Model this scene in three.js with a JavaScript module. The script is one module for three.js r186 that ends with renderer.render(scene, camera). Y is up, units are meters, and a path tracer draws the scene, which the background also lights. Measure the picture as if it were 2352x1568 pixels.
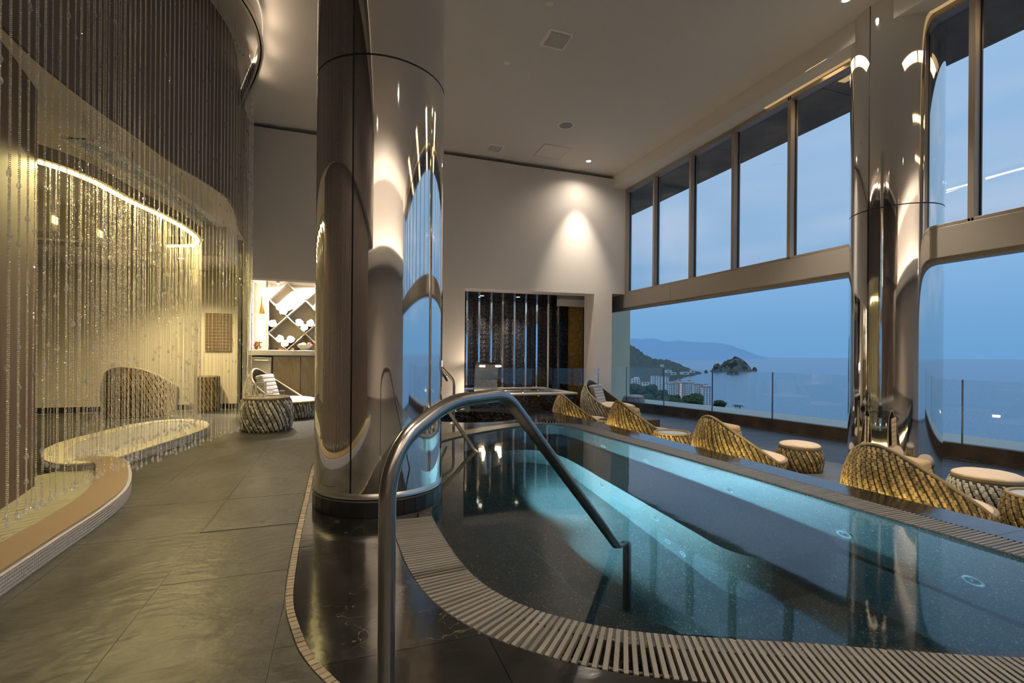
import * as THREE from 'three';
import { mergeGeometries, mergeVertices, toCreasedNormals } from 'three/addons/utils/BufferGeometryUtils.js';
import { RoundedBoxGeometry } from 'three/addons/geometries/RoundedBoxGeometry.js';
import { RectAreaLightUniformsLib } from 'three/addons/lights/RectAreaLightUniformsLib.js';
import { Brush, Evaluator, INTERSECTION } from 'three-bvh-csg';

// ------------------------------------------------------------------ camera, sky, lights, exposure
const scene = new THREE.Scene();
const FOC = 1110, PX = 1176, PY = 814, ROLL = 0.0083, YAW = 19.5 * Math.PI / 180, EYE = 1.0;
const camera = new THREE.PerspectiveCamera(2 * Math.atan(784 / FOC) * 180 / Math.PI, 2352 / 1568, 0.05, 60000);
camera.position.set(0, EYE, 0);
camera.rotation.order = 'YXZ';
camera.rotation.set(0, -YAW, ROLL);
camera.setViewOffset(2352, 1568, 0, -30, 2352, 1568);
const renderer = new THREE.WebGLRenderer({ antialias: true });
renderer.toneMapping = THREE.LinearToneMapping;
renderer.toneMappingExposure = 1.0;
renderer.shadowMap.enabled = true;
RectAreaLightUniformsLib.init();

let seed = 7;
const rnd = () => { seed = (seed + 0x6D2B79F5) | 0; let t = Math.imul(seed ^ (seed >>> 15), 1 | seed); t = (t + Math.imul(t ^ (t >>> 7), 61 | t)) ^ t; return ((t ^ (t >>> 14)) >>> 0) / 4294967296; };
const rr = (a, b) => a + (b - a) * rnd();
const hash = (x, y, s) => { let h = Math.imul(x, 374761393) + Math.imul(y, 668265263) + Math.imul(s, 974711); h = Math.imul(h ^ (h >>> 13), 1274126177); return ((h ^ (h >>> 16)) >>> 0) / 4294967296; };
const sm = (t) => t * t * (3 - 2 * t), mix = (a, b, t) => a + (b - a) * t, clamp = (x, a, b) => Math.min(b, Math.max(a, x));
function vnoise(x, y, p, s) {
  const xi = Math.floor(x), yi = Math.floor(y), fx = sm(x - xi), fy = sm(y - yi), w = (v) => ((v % p) + p) % p;
  return mix(mix(hash(w(xi), w(yi), s), hash(w(xi + 1), w(yi), s), fx), mix(hash(w(xi), w(yi + 1), s), hash(w(xi + 1), w(yi + 1), s), fx), fy);
}
function fbm(u, v, p, oct, s) { let a = 0.5, r = 0, n = 0; for (let i = 0; i < oct; i++) { r += a * vnoise(u * p, v * p, p, s + i); n += a; a *= 0.5; p *= 2; } return r / n; }
function tex(n, fn, srgb = true, rx = 1, ry = rx, m = n) {
  const d = new Uint8Array(n * m * 4);
  for (let y = 0; y < m; y++) for (let x = 0; x < n; x++) { const c = fn(x / n, y / m, x, y), i = (y * n + x) * 4; const q = Array.isArray(c) ? c : [c, c, c]; for (let k = 0; k < 3; k++) d[i + k] = clamp(q[k] * 255, 0, 255); d[i + 3] = 255; }
  const t = new THREE.DataTexture(d, n, m); t.magFilter = THREE.LinearFilter; t.wrapS = t.wrapT = THREE.RepeatWrapping; t.repeat.set(rx, ry);
  if (srgb) t.colorSpace = THREE.SRGBColorSpace; t.needsUpdate = true; return t;
}
// dusk sky: pale blue overhead, deeper blue towards the sea, streaks of thin cloud; the same all round
{
  const W = 1024, Hh = 512, d = new Float32Array(W * Hh * 4);
  for (let y = 0; y < Hh; y++) for (let x = 0; x < W; x++) {
    const el = (y + 0.5) / Hh * 180 - 90, i = (y * W + x) * 4, t = sm(clamp(el / 34, 0, 1));
    const t2 = sm(clamp(el / 13, 0, 1)); let c = [mix(0.150, 0.245, t2) + 0.14 * t, mix(0.360, 0.465, t2) + 0.12 * t, mix(0.650, 0.750, t2) + 0.13 * t];
    const cl = fbm(x / W, y / Hh * 2.2, 8, 5, 31) * 0.65 + fbm(x / W * 2, y / Hh * 7, 12, 4, 77) * 0.35;
    const k = clamp((cl - 0.47) * 4.2, 0, 1) * clamp((el - 2) / 9, 0, 1);
    const cloud = [0.50, 0.63, 0.85];
    c = c.map((v, q) => mix(v, cloud[q], 0.8 * k));
    d[i] = c[0]; d[i + 1] = c[1]; d[i + 2] = c[2]; d[i + 3] = 1;
  }
  const sky = new THREE.DataTexture(d, W, Hh, THREE.RGBAFormat, THREE.FloatType);
  sky.mapping = THREE.EquirectangularReflectionMapping; sky.magFilter = THREE.LinearFilter; sky.needsUpdate = true;
  scene.background = sky; scene.backgroundIntensity = 1.0;
}
const warm = new THREE.Color(1.0, 0.79, 0.56), gold = new THREE.Color(1.0, 0.80, 0.32), cool = new THREE.Color(0.80, 0.96, 1.0), white = new THREE.Color(1.0, 0.88, 0.72);
function spot(at, to, color, intensity, angle, penumbra, soft = 1.5) {
  const l = new THREE.SpotLight(color, intensity, 0, angle, penumbra, 2); l.name = 'lamp_beam'; l.position.set(...at); l.target.position.set(...to); l.target.name = 'beam_target';
  l.castShadow = true; l.shadow.radius = soft; scene.add(l); scene.add(l.target); return l;
}
function point(at, color, intensity, soft = 1.5) { const l = new THREE.PointLight(color, intensity, 0, 2); l.name = 'lamp_glow'; l.position.set(...at); l.castShadow = true; l.shadow.radius = soft; scene.add(l); return l; }
function area(at, to, color, intensity, w, h) { const l = new THREE.RectAreaLight(color, intensity, w, h); l.name = 'strip_glow'; l.position.set(...at); l.lookAt(...to); scene.add(l); return l; }

// ------------------------------------------------------------------ helpers
const V = (x, y, z) => new THREE.Vector3(x, y, z);
function ray(px, py) {
  const a = px - PX, b = py - PY, a2 = a * Math.cos(ROLL) + b * Math.sin(ROLL), b2 = -a * Math.sin(ROLL) + b * Math.cos(ROLL), u = a2 / FOC, v = -b2 / FOC, s = Math.sin(YAW), c = Math.cos(YAW);
  return [s + u * c, v, -(c - u * s)];
}
const onY = (px, py, Y) => { const d = ray(px, py), t = (Y - EYE) / d[1]; return [d[0] * t, Y, d[2] * t]; };
const onZ = (px, py, Z) => { const d = ray(px, py), t = Z / d[2]; return [d[0] * t, EYE + d[1] * t, Z]; };
const far = (px, py, D) => { const d = ray(px, py); return [d[0] * D, EYE + d[1] * D, d[2] * D]; };
const taken = {};
function numbered(n) { if (!(n in taken)) { taken[n] = 0; return n; } taken[n]++; return n + '_' + String(taken[n]).padStart(3, '0'); }
function fin(o) { o.traverse((q) => { if (q.isMesh) { q.castShadow = true; q.receiveShadow = true; } }); return o; }
function part(name, geo, m, parent, label) { const o = new THREE.Mesh(geo, m); o.name = name; if (label) o.userData.label = label; o.castShadow = o.receiveShadow = true; parent.add(o); return o; }
function tag(o, label, category, group, kind) { o.userData.label = label; o.userData.category = category; if (group) o.userData.group = group; if (kind) o.userData.kind = kind; return o; }
function thing(name, label, category, at = [0, 0, 0], turn = 0, group, kind) { const o = new THREE.Group(); o.name = numbered(name); o.position.set(...at); o.rotation.y = turn; scene.add(o); return tag(o, label, category, group, kind); }
function solo(name, geo, m, label, category, group, kind) { const o = new THREE.Mesh(geo, m); o.name = numbered(name); o.castShadow = o.receiveShadow = true; scene.add(o); return tag(o, label, category, group, kind); }
const struct = (name, geo, m, label, category = 'structure') => solo(name, geo, m, label, category, undefined, 'structure');
const rgb = (r, g, b) => new THREE.Color().setRGB(r, g, b);
function mat(color, rough = 0.7, metal = 0, more = {}) { return new THREE.MeshPhysicalMaterial({ color: Array.isArray(color) ? rgb(...color) : color, roughness: rough, metalness: metal, ...more }); }
function glow(color, k) { return new THREE.MeshStandardMaterial({ color: 0x111111, emissive: color, emissiveIntensity: k, roughness: 0.6 }); }
const bx = (w, h, d, x = 0, y = 0, z = 0) => new THREE.BoxGeometry(w, h, d).translate(x, y, z);
const rbx = (w, h, d, r, x = 0, y = 0, z = 0, s = 2) => new RoundedBoxGeometry(w, h, d, s, r).translate(x, y, z);
const box2 = (x0, x1, y0, y1, z0, z1) => bx(x1 - x0, y1 - y0, z1 - z0, (x0 + x1) / 2, (y0 + y1) / 2, (z0 + z1) / 2);
const cyl = (r0, r1, h, n, x = 0, y = 0, z = 0) => new THREE.CylinderGeometry(r0, r1, h, n).translate(x, y, z);
const strip = (g) => { const q = g.index ? g.toNonIndexed() : g; for (const k of Object.keys(q.attributes)) if (!['position', 'normal', 'uv'].includes(k)) q.deleteAttribute(k); return q; };
const merge = (a) => mergeGeometries(a.map(strip));
// box-projected uv in metres
function muv(g) {
  const q = g.index ? g.toNonIndexed() : g.clone(), p = q.attributes.position, n = q.attributes.normal, uv = new Float32Array(p.count * 2);
  for (let i = 0; i < p.count; i++) { const ax = Math.abs(n.getX(i)), ay = Math.abs(n.getY(i)), az = Math.abs(n.getZ(i)), x = p.getX(i), y = p.getY(i), z = p.getZ(i); if (ay >= ax && ay >= az) { uv[2 * i] = x; uv[2 * i + 1] = -z; } else if (ax >= az) { uv[2 * i] = z; uv[2 * i + 1] = y; } else { uv[2 * i] = x; uv[2 * i + 1] = y; } }
  q.setAttribute('uv', new THREE.BufferAttribute(uv, 2)); return q;
}
// plan polygon [x,z] extruded between y0 and y1
function slab(pts, y0, y1, holes = [], bevel = 0) {
  const s = new THREE.Shape(pts.map(([x, z]) => new THREE.Vector2(x, -z)));
  for (const h of holes) s.holes.push(new THREE.Path(h.map(([x, z]) => new THREE.Vector2(x, -z))));
  const g = new THREE.ExtrudeGeometry(s, { depth: y1 - y0 - 2 * bevel, bevelEnabled: bevel > 0, bevelSize: bevel, bevelThickness: bevel, bevelOffset: -bevel, bevelSegments: 1, curveSegments: 8 });
  return g.rotateX(-Math.PI / 2).translate(0, y0 + bevel, 0);
}
function curve2(pts, n, closed = false) { return new THREE.CatmullRomCurve3(pts.map(([x, z]) => V(x, 0, z)), closed, 'centripetal').getSpacedPoints(n).map((p) => [p.x, p.z]); }
function normals2(pts, closed) {
  return pts.map((p, i) => { const n = pts.length, a = pts[closed ? (i - 1 + n) % n : Math.max(0, i - 1)], b = pts[closed ? (i + 1) % n : Math.min(n - 1, i + 1)], dx = b[0] - a[0], dz = b[1] - a[1], l = Math.hypot(dx, dz) || 1; return [-dz / l, dx / l]; });
}
function offset2(pts, d, closed) { const n = normals2(pts, closed); return pts.map((p, i) => [p[0] + n[i][0] * d, p[1] + n[i][1] * d]); }
// wall of thickness t along an open plan path, t to the side of the normal
function wallPath(pts, y0, y1, t) { const b = offset2(pts, t, false); return slab([...pts, ...b.reverse()], y0, y1); }
// swept tube through 3d points, corners rounded
function tube(pts, r, fil = 0.08, seg = 14, caps = true) {
  const path = new THREE.CurvePath(), v = pts.map((p) => V(...p)); let at = v[0];
  for (let i = 1; i < v.length - 1; i++) { const a = v[i - 1].clone().sub(v[i]), b = v[i + 1].clone().sub(v[i]), f = Math.min(fil, a.length() * 0.49, b.length() * 0.49), p = v[i].clone().addScaledVector(a.normalize(), f), q = v[i].clone().addScaledVector(b.normalize(), f); path.add(new THREE.LineCurve3(at, p)); path.add(new THREE.QuadraticBezierCurve3(p, v[i], q)); at = q; }
  path.add(new THREE.LineCurve3(at, v[v.length - 1]));
  const P = [], F = []; // sample every piece by itself
  for (const c of path.curves) { const n = c.isLineCurve3 ? 1 : 10; for (let k = 0; k < n; k++) P.push(c.getPoint(k / n)); } P.push(v[v.length - 1].clone());
  const ring = []; let up = Math.abs(P[1].clone().sub(P[0]).normalize().y) > 0.9 ? V(1, 0, 0) : V(0, 1, 0);
  for (let i = 0; i < P.length; i++) { const t = P[Math.min(i + 1, P.length - 1)].clone().sub(P[Math.max(0, i - 1)]).normalize(); const x = up.clone().addScaledVector(t, -up.dot(t)).normalize(); up = x; F.push([x, t.clone().cross(x)]); }
  const pos = [], nor = [], uv = [], idx = []; let len = 0;
  for (let i = 0; i < P.length; i++) { if (i) len += P[i].distanceTo(P[i - 1]); for (let k = 0; k <= seg; k++) { const a = k / seg * Math.PI * 2, n = F[i][0].clone().multiplyScalar(Math.cos(a)).addScaledVector(F[i][1], Math.sin(a)); nor.push(n.x, n.y, n.z); pos.push(P[i].x + n.x * r, P[i].y + n.y * r, P[i].z + n.z * r); uv.push(k / seg * 2 * Math.PI * r, len); } }
  for (let i = 0; i < P.length - 1; i++) for (let k = 0; k < seg; k++) { const a = i * (seg + 1) + k, b = a + seg + 1; idx.push(a, a + 1, b, b, a + 1, b + 1); }
  const g = new THREE.BufferGeometry(); g.setAttribute('position', new THREE.Float32BufferAttribute(pos, 3)); g.setAttribute('normal', new THREE.Float32BufferAttribute(nor, 3)); g.setAttribute('uv', new THREE.Float32BufferAttribute(uv, 2)); g.setIndex(idx);
  if (!caps) return g;
  const cap = (i, s) => { const t = F[i][0].clone().cross(F[i][1]).multiplyScalar(s), c = new THREE.CircleGeometry(r, seg); c.applyQuaternion(new THREE.Quaternion().setFromUnitVectors(V(0, 0, 1), t)); return c.translate(P[i].x, P[i].y, P[i].z); };
  return merge([g, cap(0, -1), cap(P.length - 1, 1)]);
}
const lathe = (pts, n = 32) => new THREE.LatheGeometry(pts.map(([r, y]) => new THREE.Vector2(r, y)), n);
const rod = (a, b, r, n = 10) => tube([a, b], r, 0, n);

// ------------------------------------------------------------------ materials
const slateC = tex(512, (u, v) => { const n = fbm(u, v, 6, 6, 3), f = fbm(u * 1, v * 3, 16, 4, 9), k = 0.255 + (n - 0.5) * 0.17 + (f - 0.5) * 0.10; return [k * 1.0, k * 0.99, k * 0.94]; }, true, 0.8);
const slateB = tex(512, (u, v) => fbm(u, v, 8, 6, 3) * 0.7 + fbm(u, v * 2.0, 24, 4, 15) * 0.3, false, 0.8);
const slateM = [0.57, 0.60, 0.64].map((k) => mat([k, k, k * 0.9], 0.36, 0, { map: slateC, bumpMap: slateB, bumpScale: 0.009, specularIntensity: 0.9 }));
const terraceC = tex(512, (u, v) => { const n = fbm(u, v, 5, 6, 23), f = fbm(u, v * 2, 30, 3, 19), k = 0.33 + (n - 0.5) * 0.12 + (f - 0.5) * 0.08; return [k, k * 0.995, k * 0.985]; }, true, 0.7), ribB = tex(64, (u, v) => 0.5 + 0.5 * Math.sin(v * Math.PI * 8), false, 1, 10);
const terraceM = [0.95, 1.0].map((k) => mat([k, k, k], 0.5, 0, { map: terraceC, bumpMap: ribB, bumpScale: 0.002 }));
const marbleC = tex(1024, (u, v) => {
  const w = fbm(u, v, 4, 5, 41) * 0.9, w2 = fbm(u, v, 5, 5, 57) * 0.9; const a = Math.abs(fbm(u + w * 0.25, v + w2 * 0.25, 3, 4, 63) - 0.5), b = Math.abs(fbm(u + w2 * 0.4, v, 6, 4, 83) - 0.5), patch = clamp((fbm(u, v, 4, 3, 99) - 0.44) * 5, 0, 1);
  const vein = clamp(1 - a * 150, 0, 1) * 0.5 * patch * clamp((fbm(u, v, 14, 3, 71) - 0.35) * 3, 0, 1) + clamp(1 - b * 130, 0, 1) * 0.38 * patch, sp = clamp((fbm(u, v, 64, 3, 5) - 0.62) * 5, 0, 1) * 0.07 * clamp((fbm(u, v, 5, 2, 22) - 0.45) * 5, 0, 1), k = 0.10 + (fbm(u, v, 10, 5, 12) - 0.5) * 0.08 + sp;
  return [mix(k * 1.02, 0.62, vein), mix(k, 0.58, vein), mix(k * 0.96, 0.5, vein)];
}, true, 0.9);
const marbleM = mat([1, 1, 1], 0.13, 0, { bumpMap: slateB, bumpScale: 0.0015, map: marbleC, specularIntensity: 1 });
const terrazzoC = tex(1024, (u, v, x, y) => { let k = 0.19 + (fbm(u, v, 12, 4, 8) - 0.5) * 0.08, c = [k, k * 1.04, k * 1.05]; const f = vnoise(u * 256, v * 256, 256, 17), f2 = vnoise(u * 150, v * 150, 150, 29); const s = clamp((f - 0.76) * 8, 0, 1) * 0.5 + clamp((f2 - 0.86) * 12, 0, 1) * 0.9; return c.map((q, i) => mix(q, [0.85, 0.78, 0.62][i], clamp(s, 0, 1))); }, true, 1.4);
const terrazzoM = mat([1, 1, 1], 0.5, 0, { map: terrazzoC });
const paintT = tex(256, (u, v) => fbm(u, v, 40, 3, 4), false, 1.5);
const wallM = mat([0.60, 0.555, 0.515], 0.75, 0, { bumpMap: paintT, bumpScale: 0.0006 });
const ceilM = mat([0.63, 0.58, 0.535], 0.85, 0, { bumpMap: paintT, bumpScale: 0.0005 });
const whiteM = mat([0.8, 0.78, 0.74], 0.5), creamM = mat([0.72, 0.66, 0.5], 0.5), yellowWallM = mat([0.62, 0.57, 0.44], 0.7);
const darkM = mat([0.012, 0.011, 0.01], 0.7), blackM = mat([0.01, 0.01, 0.011], 0.3), grout = mat([0.075, 0.07, 0.055], 0.9);
const brownM = mat([0.075, 0.055, 0.047], 0.6), brownWallM = mat([0.085, 0.058, 0.04], 0.5);
const steelT = tex(256, (u, v) => 0.5 + 0.5 * (vnoise(u * 256, v * 4, 256, 3) - 0.5), false, 6, 0.4);
const mirrorM = mat([0.82, 0.80, 0.77], 0.045, 1), chromeM = mat([0.85, 0.85, 0.85], 0.08, 1), satinM = mat([0.62, 0.60, 0.57], 0.28, 1), railM = mat([0.36, 0.35, 0.335], 0.24, 1), darkSteelM = mat([0.25, 0.23, 0.21], 0.22, 1);
const frameM = mat([0.30, 0.255, 0.215], 0.42, 0.35), beamM = mat([0.33, 0.295, 0.265], 0.45, 0.25);
const glassM = mat([0.97, 0.985, 0.98], 0.0, 0, { transmission: 1, thickness: 0, ior: 1.5 }), clearM = mat([0.98, 0.98, 0.98], 0.02, 0, { transmission: 1, thickness: 0, ior: 1.45 });
const kerbC = tex(256, (u, v) => { const k = 0.32 + (fbm(u, v, 6, 5, 71) - 0.5) * 0.2; return [k * 1.06, k * 0.86, k * 0.68]; }, true, 1.1), kerbM = mat([1, 1, 1], 0.6, 0, { map: kerbC });
const slatM = [0.9, 1, 1.1].map((k) => mat([0.145 * k, 0.133 * k, 0.114 * k], 0.42));
const weaveBase = mat([0.03, 0.024, 0.014], 0.8);
const weaveM = [[0.42, 0.30, 0.13], [0.21, 0.145, 0.055], [0.32, 0.225, 0.095], [0.14, 0.095, 0.035], [0.46, 0.44, 0.39], [0.25, 0.23, 0.18], [0.36, 0.34, 0.29], [0.14, 0.125, 0.095]].map((c) => mat(c, 0.55));
const stripeB = tex(256, (u) => Math.pow(Math.abs(Math.sin(u * Math.PI * 1)), 0.35), false, 11, 1);
const cushM = mat([0.60, 0.46, 0.32], 0.85, 0, { bumpMap: stripeB, bumpScale: 0.006 }), pillowM = mat([0.34, 0.32, 0.315], 0.85), pillowTanM = mat([0.42, 0.31, 0.17], 0.85), rimM = mat([0.25, 0.185, 0.09], 0.6), cushGreyM = mat([0.33, 0.305, 0.275], 0.85, 0, { bumpMap: stripeB, bumpScale: 0.006 });
const woodC = tex(256, (u, v) => { const k = 0.50 + (fbm(u * 1, v, 4, 3, 13) - 0.5) * 0.1 + (vnoise(u * 180, v * 6, 180, 4) - 0.5) * 0.12; return [k, k * 0.88, k * 0.70]; }, true, 1.2), woodM = mat([0.85, 0.85, 0.85], 0.5, 0, { map: woodC });
const bumpMosaic = tex(128, (u, v) => { const a = Math.abs(((u * 8) % 1) - 0.5) * 2, b = Math.abs(((v * 8) % 1) - 0.5) * 2; return 1 - Math.pow(Math.max(a, b), 6); }, false, 8);
const whiteMosaicM = mat([0.42, 0.42, 0.42], 0.35, 0, { bumpMap: bumpMosaic, bumpScale: 0.004 });
const darkMosaicC = tex(512, (u, v) => { const X = Math.floor(u * 32), Y = Math.floor(v * 32), a = (u * 32) % 1, b = (v * 32) % 1, e = Math.min(a, b, 1 - a, 1 - b) < 0.08; const h = hash(X, Y, 5), k = e ? 0.05 : 0.10 + h * h * 0.22; return [k * 1.05, k * 0.95, k * 0.92]; }, true, 1.25);
const darkMosaicM = mat([1, 1, 1], 0.22, 0, { map: darkMosaicC }), goldMosaicC = tex(256, (u, v) => { const X = Math.floor(u * 16), Y = Math.floor(v * 16), a = (u * 16) % 1, b = (v * 16) % 1, e = Math.min(a, b, 1 - a, 1 - b) < 0.1; const k = e ? 0.22 : 0.58 + hash(X, Y, 9) * 0.25; return [k, k * 0.8, k * 0.42]; }, true, 2.4), goldMosaicM = mat([1, 1, 1], 0.4, 0, { map: goldMosaicC });

// ------------------------------------------------------------------ room shell
const CEIL = 4.87, WALLZ = -9.1, WINX = 5.815, TERR = -0.45;
struct('ceiling', muv(box2(-6.2, 5.56, CEIL, CEIL + 0.2, -9.6, 5.2)), ceilM, 'smooth beige painted ceiling over the pool hall', 'ceiling');
struct('trim_1', muv(box2(5.52, 5.93, 4.61, CEIL + 0.2, -9.55, 5.2)), ceilM, 'pale plaster bulkhead running above the tall windows', 'bulkhead');
{ // far wall with the opening of the alcove and the recess of the refreshment niche
  const s = new THREE.Shape([[-1.62, -0.6], [2.25, -0.6], [2.25, 2.275], [5.07, 2.3], [5.07, -0.6], [5.5, -0.6], [5.5, 2.33], [5.86, 2.33], [5.86, 4.80], [-1.62, 4.80]].map((p) => new THREE.Vector2(...p)));
  s.holes.push(new THREE.Path([[-1.463, 0.0], [-1.463, 2.25], [0.9, 2.25], [0.9, 0.0]].map((p) => new THREE.Vector2(...p))));
  struct('wall_far', muv(new THREE.ExtrudeGeometry(s, { depth: 0.45, bevelEnabled: false }).translate(0, 0, WALLZ - 0.45)), wallM, 'tall plain greige wall behind the pool, washed by a downlight', 'wall');
}
struct('trim_2', muv(box2(-1.62, 5.5, 4.78, CEIL, -9.55, -9.32)), ceilM, 'plaster back of the recessed gap between the far wall and the ceiling', 'trim');
struct('wall_back', muv(box2(-6.2, 6.0, -0.6, CEIL + 0.2, 5.0, 5.2)), wallM, 'plain greige wall at the entrance end of the hall', 'wall');
struct('wall_left', muv(box2(-6.4, -6.2, -0.6, CEIL + 0.2, -10.2, 5.2)), yellowWallM, 'pale side wall behind the bead curtain', 'wall');

// floor of slate tiles; the stone border of the pool deck cuts them on a curve
const borderPts = [[1.15, -9.1], [1.0, -8.6], [0.6, -7.6], [0.2, -6.8], [-0.12, -5.8], [-0.225, -4.7], [-0.229, -3.65], [-0.222, -2.58], [-0.2, -2.1], [-0.163, -1.911], [-0.119, -1.749], [-0.036, -1.567], [0.13, -1.3], [0.42, -1.0], [0.85, -0.7], [1.4, -0.42], [2.2, -0.12], [3.4, 0.18], [3.9, 0.25]];
const border = curve2(borderPts, 420);
function borderX(z) { if (z <= border[0][1]) return border[0][0]; for (let i = 1; i < border.length; i++) if (border[i][1] >= z) { const a = border[i - 1], b = border[i], t = (z - a[1]) / (b[1] - a[1] || 1); return mix(a[0], b[0], t); } return 99; }
{
  const floor = thing('floor', 'olive grey slate tile floor with fine joints beside the pool deck', 'floor', [0, 0, 0], 0, undefined, 'structure');
  const bed = border.map(([x, z]) => [x + 0.02, z]).filter((p) => p[1] < 0.2);
  part('bed', slab([[-6.2, -9.6], [-1.62, -9.6], [-1.62, -9.05], ...bed, [3.9, 0.3], [3.9, 5.0], [-6.2, 5.0]], -0.3, -0.012), grout, floor);
  const GX = 0.515, GZ = 0.645, X0 = -1.237, Z0 = -3.09, gap = 0.0006;
  for (let i = -9; i <= 9; i++) for (let k = -10; k <= 12; k++) {
    const x0 = X0 + i * GX, x1 = x0 + GX, z0 = Z0 + k * GZ, z1 = z0 + GZ;
    if (x0 < -6.1 || z0 < -9.6 || z1 > 5 || x1 > 3.9) continue;
    if (x0 > -1.7 && z0 < -9.05 && x1 > -1.62 && z0 + GZ * 0.5 < -9.1) continue;
    let pts = [], cut = false, n = 12, any = false; const left = [], right = [];
    for (let q = 0; q <= n; q++) { const z = mix(z0 + gap, z1 - gap, q / n), xb = borderX(z) - 0.004, xr = Math.min(x1 - gap, xb); if (xb < x1) cut = true; if (xr > x0 + gap + 0.01) { right.push([xr, z]); left.push([x0 + gap, z]); any = true; } }
    if (!any || right.length < 2) continue;
    pts = cut ? [...left.reverse(), ...right] : [[x0 + gap, z0 + gap], [x1 - gap, z0 + gap], [x1 - gap, z1 - gap], [x0 + gap, z1 - gap]];
    if (cut && left.length > 2) pts = [pts[0], pts[left.length - 1], ...right];
    const t = part('tile', muv(slab(pts, -0.012, (i === 1 && k === -1) ? 0.002 : hash(i + 50, k + 50, 3) * 0.0012)), slateM[Math.floor(hash(i + 30, k + 30, 8) * 3)], floor);
    if (i === 1 && k === -1) { t.name = 'floor_hatch'; t.userData.label = 'slate access hatch with a finger hole'; }
  }
  part('hatch_edge', merge([box2(-0.727, -0.717, -0.01, 0.0035, -3.735, -3.09), box2(-0.724, -0.24, -0.01, 0.0035, -3.096, -3.088), box2(-0.724, -0.24, -0.01, 0.0035, -3.739, -3.732), box2(-0.252, -0.243, -0.01, 0.0035, -3.735, -3.09)]), blackM, floor);
  part('finger_hole', cyl(0.012, 0.012, 0.006, 16, -0.43, 0.001, -3.19), blackM, floor);
}
{ // border of small bright mosaic stones
  const b = thing('trim_3', 'thin curved border of small metallic mosaic stones round the pool deck', 'border', [0, 0, 0], 0, undefined, 'structure');
  const ms = [mat([0.24, 0.20, 0.135], 0.3, 0.3), mat([0.34, 0.29, 0.20], 0.22, 0.5), mat([0.17, 0.14, 0.095], 0.4, 0.1)], g = bx(0.028, 0.012, 0.026);
  const c = curve2(borderPts.map(([x, z]) => [x + 0.016, z]), 2400), nn = normals2(c); let acc = 0, n = 0;
  for (let i = 1; i < c.length && n < 290; i++) { acc += Math.hypot(c[i][0] - c[i - 1][0], c[i][1] - c[i - 1][1]); if (acc < 0.0285 || c[i][1] < -6.2 || c[i][1] > -0.2) { if (acc > 0.0285) acc = 0; continue; } acc = 0; n++; const o = part('stone', g, ms[Math.floor(hash(n, 4, 2) * 3)], b); o.position.set(c[i][0], -0.004 + hash(n, 1, 1) * 0.002, c[i][1]); o.rotation.y = Math.atan2(nn[i][1], -nn[i][0]); }
}

// pool outline (water edge) and its grate channel
const W = curve2([[0.54, -2.88], [0.56, -3.12], [0.695, -3.46], [0.70, -3.9], [0.69, -4.4], [0.80, -5.0], [1.10, -5.52], [1.62, -5.95], [2.19, -6.28], [2.6, -6.43], [2.83, -6.44], [2.99, -6.32], [3.06, -6.0], [3.10, -5.2], [3.17, -4.2], [3.215, -3.2], [3.225, -2.4], [3.25, -1.5], [3.25, -1.15], [3.10, -0.85], [2.8, -0.76], [2.173, -0.954], [1.817, -1.115], [1.556, -1.246], [1.343, -1.343], [1.131, -1.445], [1.014, -1.508], [0.912, -1.578], [0.777, -1.706], [0.715, -1.782], [0.645, -1.904], [0.59, -2.06], [0.555, -2.3], [0.543, -2.55]], 360, true);
W.pop();
const area2 = (p) => p.reduce((s, q, i) => { const r = p[(i + 1) % p.length]; return s + q[0] * r[1] - r[0] * q[1]; }, 0);
const out = (() => { const a = offset2(W, 0.1, true); return Math.abs(area2(a)) > Math.abs(area2(W)) ? 1 : -1; })();
const G = offset2(W, 0.255 * out, true);
const plunge = []; for (let i = 0; i < 64; i++) { const a = i / 64 * Math.PI * 2; plunge.push([2.02 + 0.80 * Math.cos(a), -7.53 + 0.74 * Math.sin(a)]); }
const ledgeOut = [[3.9, 0.25], [3.8, -1.67], [3.79, -1.835], [3.74, -2.7], [3.73, -3.5], [3.69, -4.8], [3.64, -6.29], [3.53, -7.6], [3.42, -8.72]];
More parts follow.
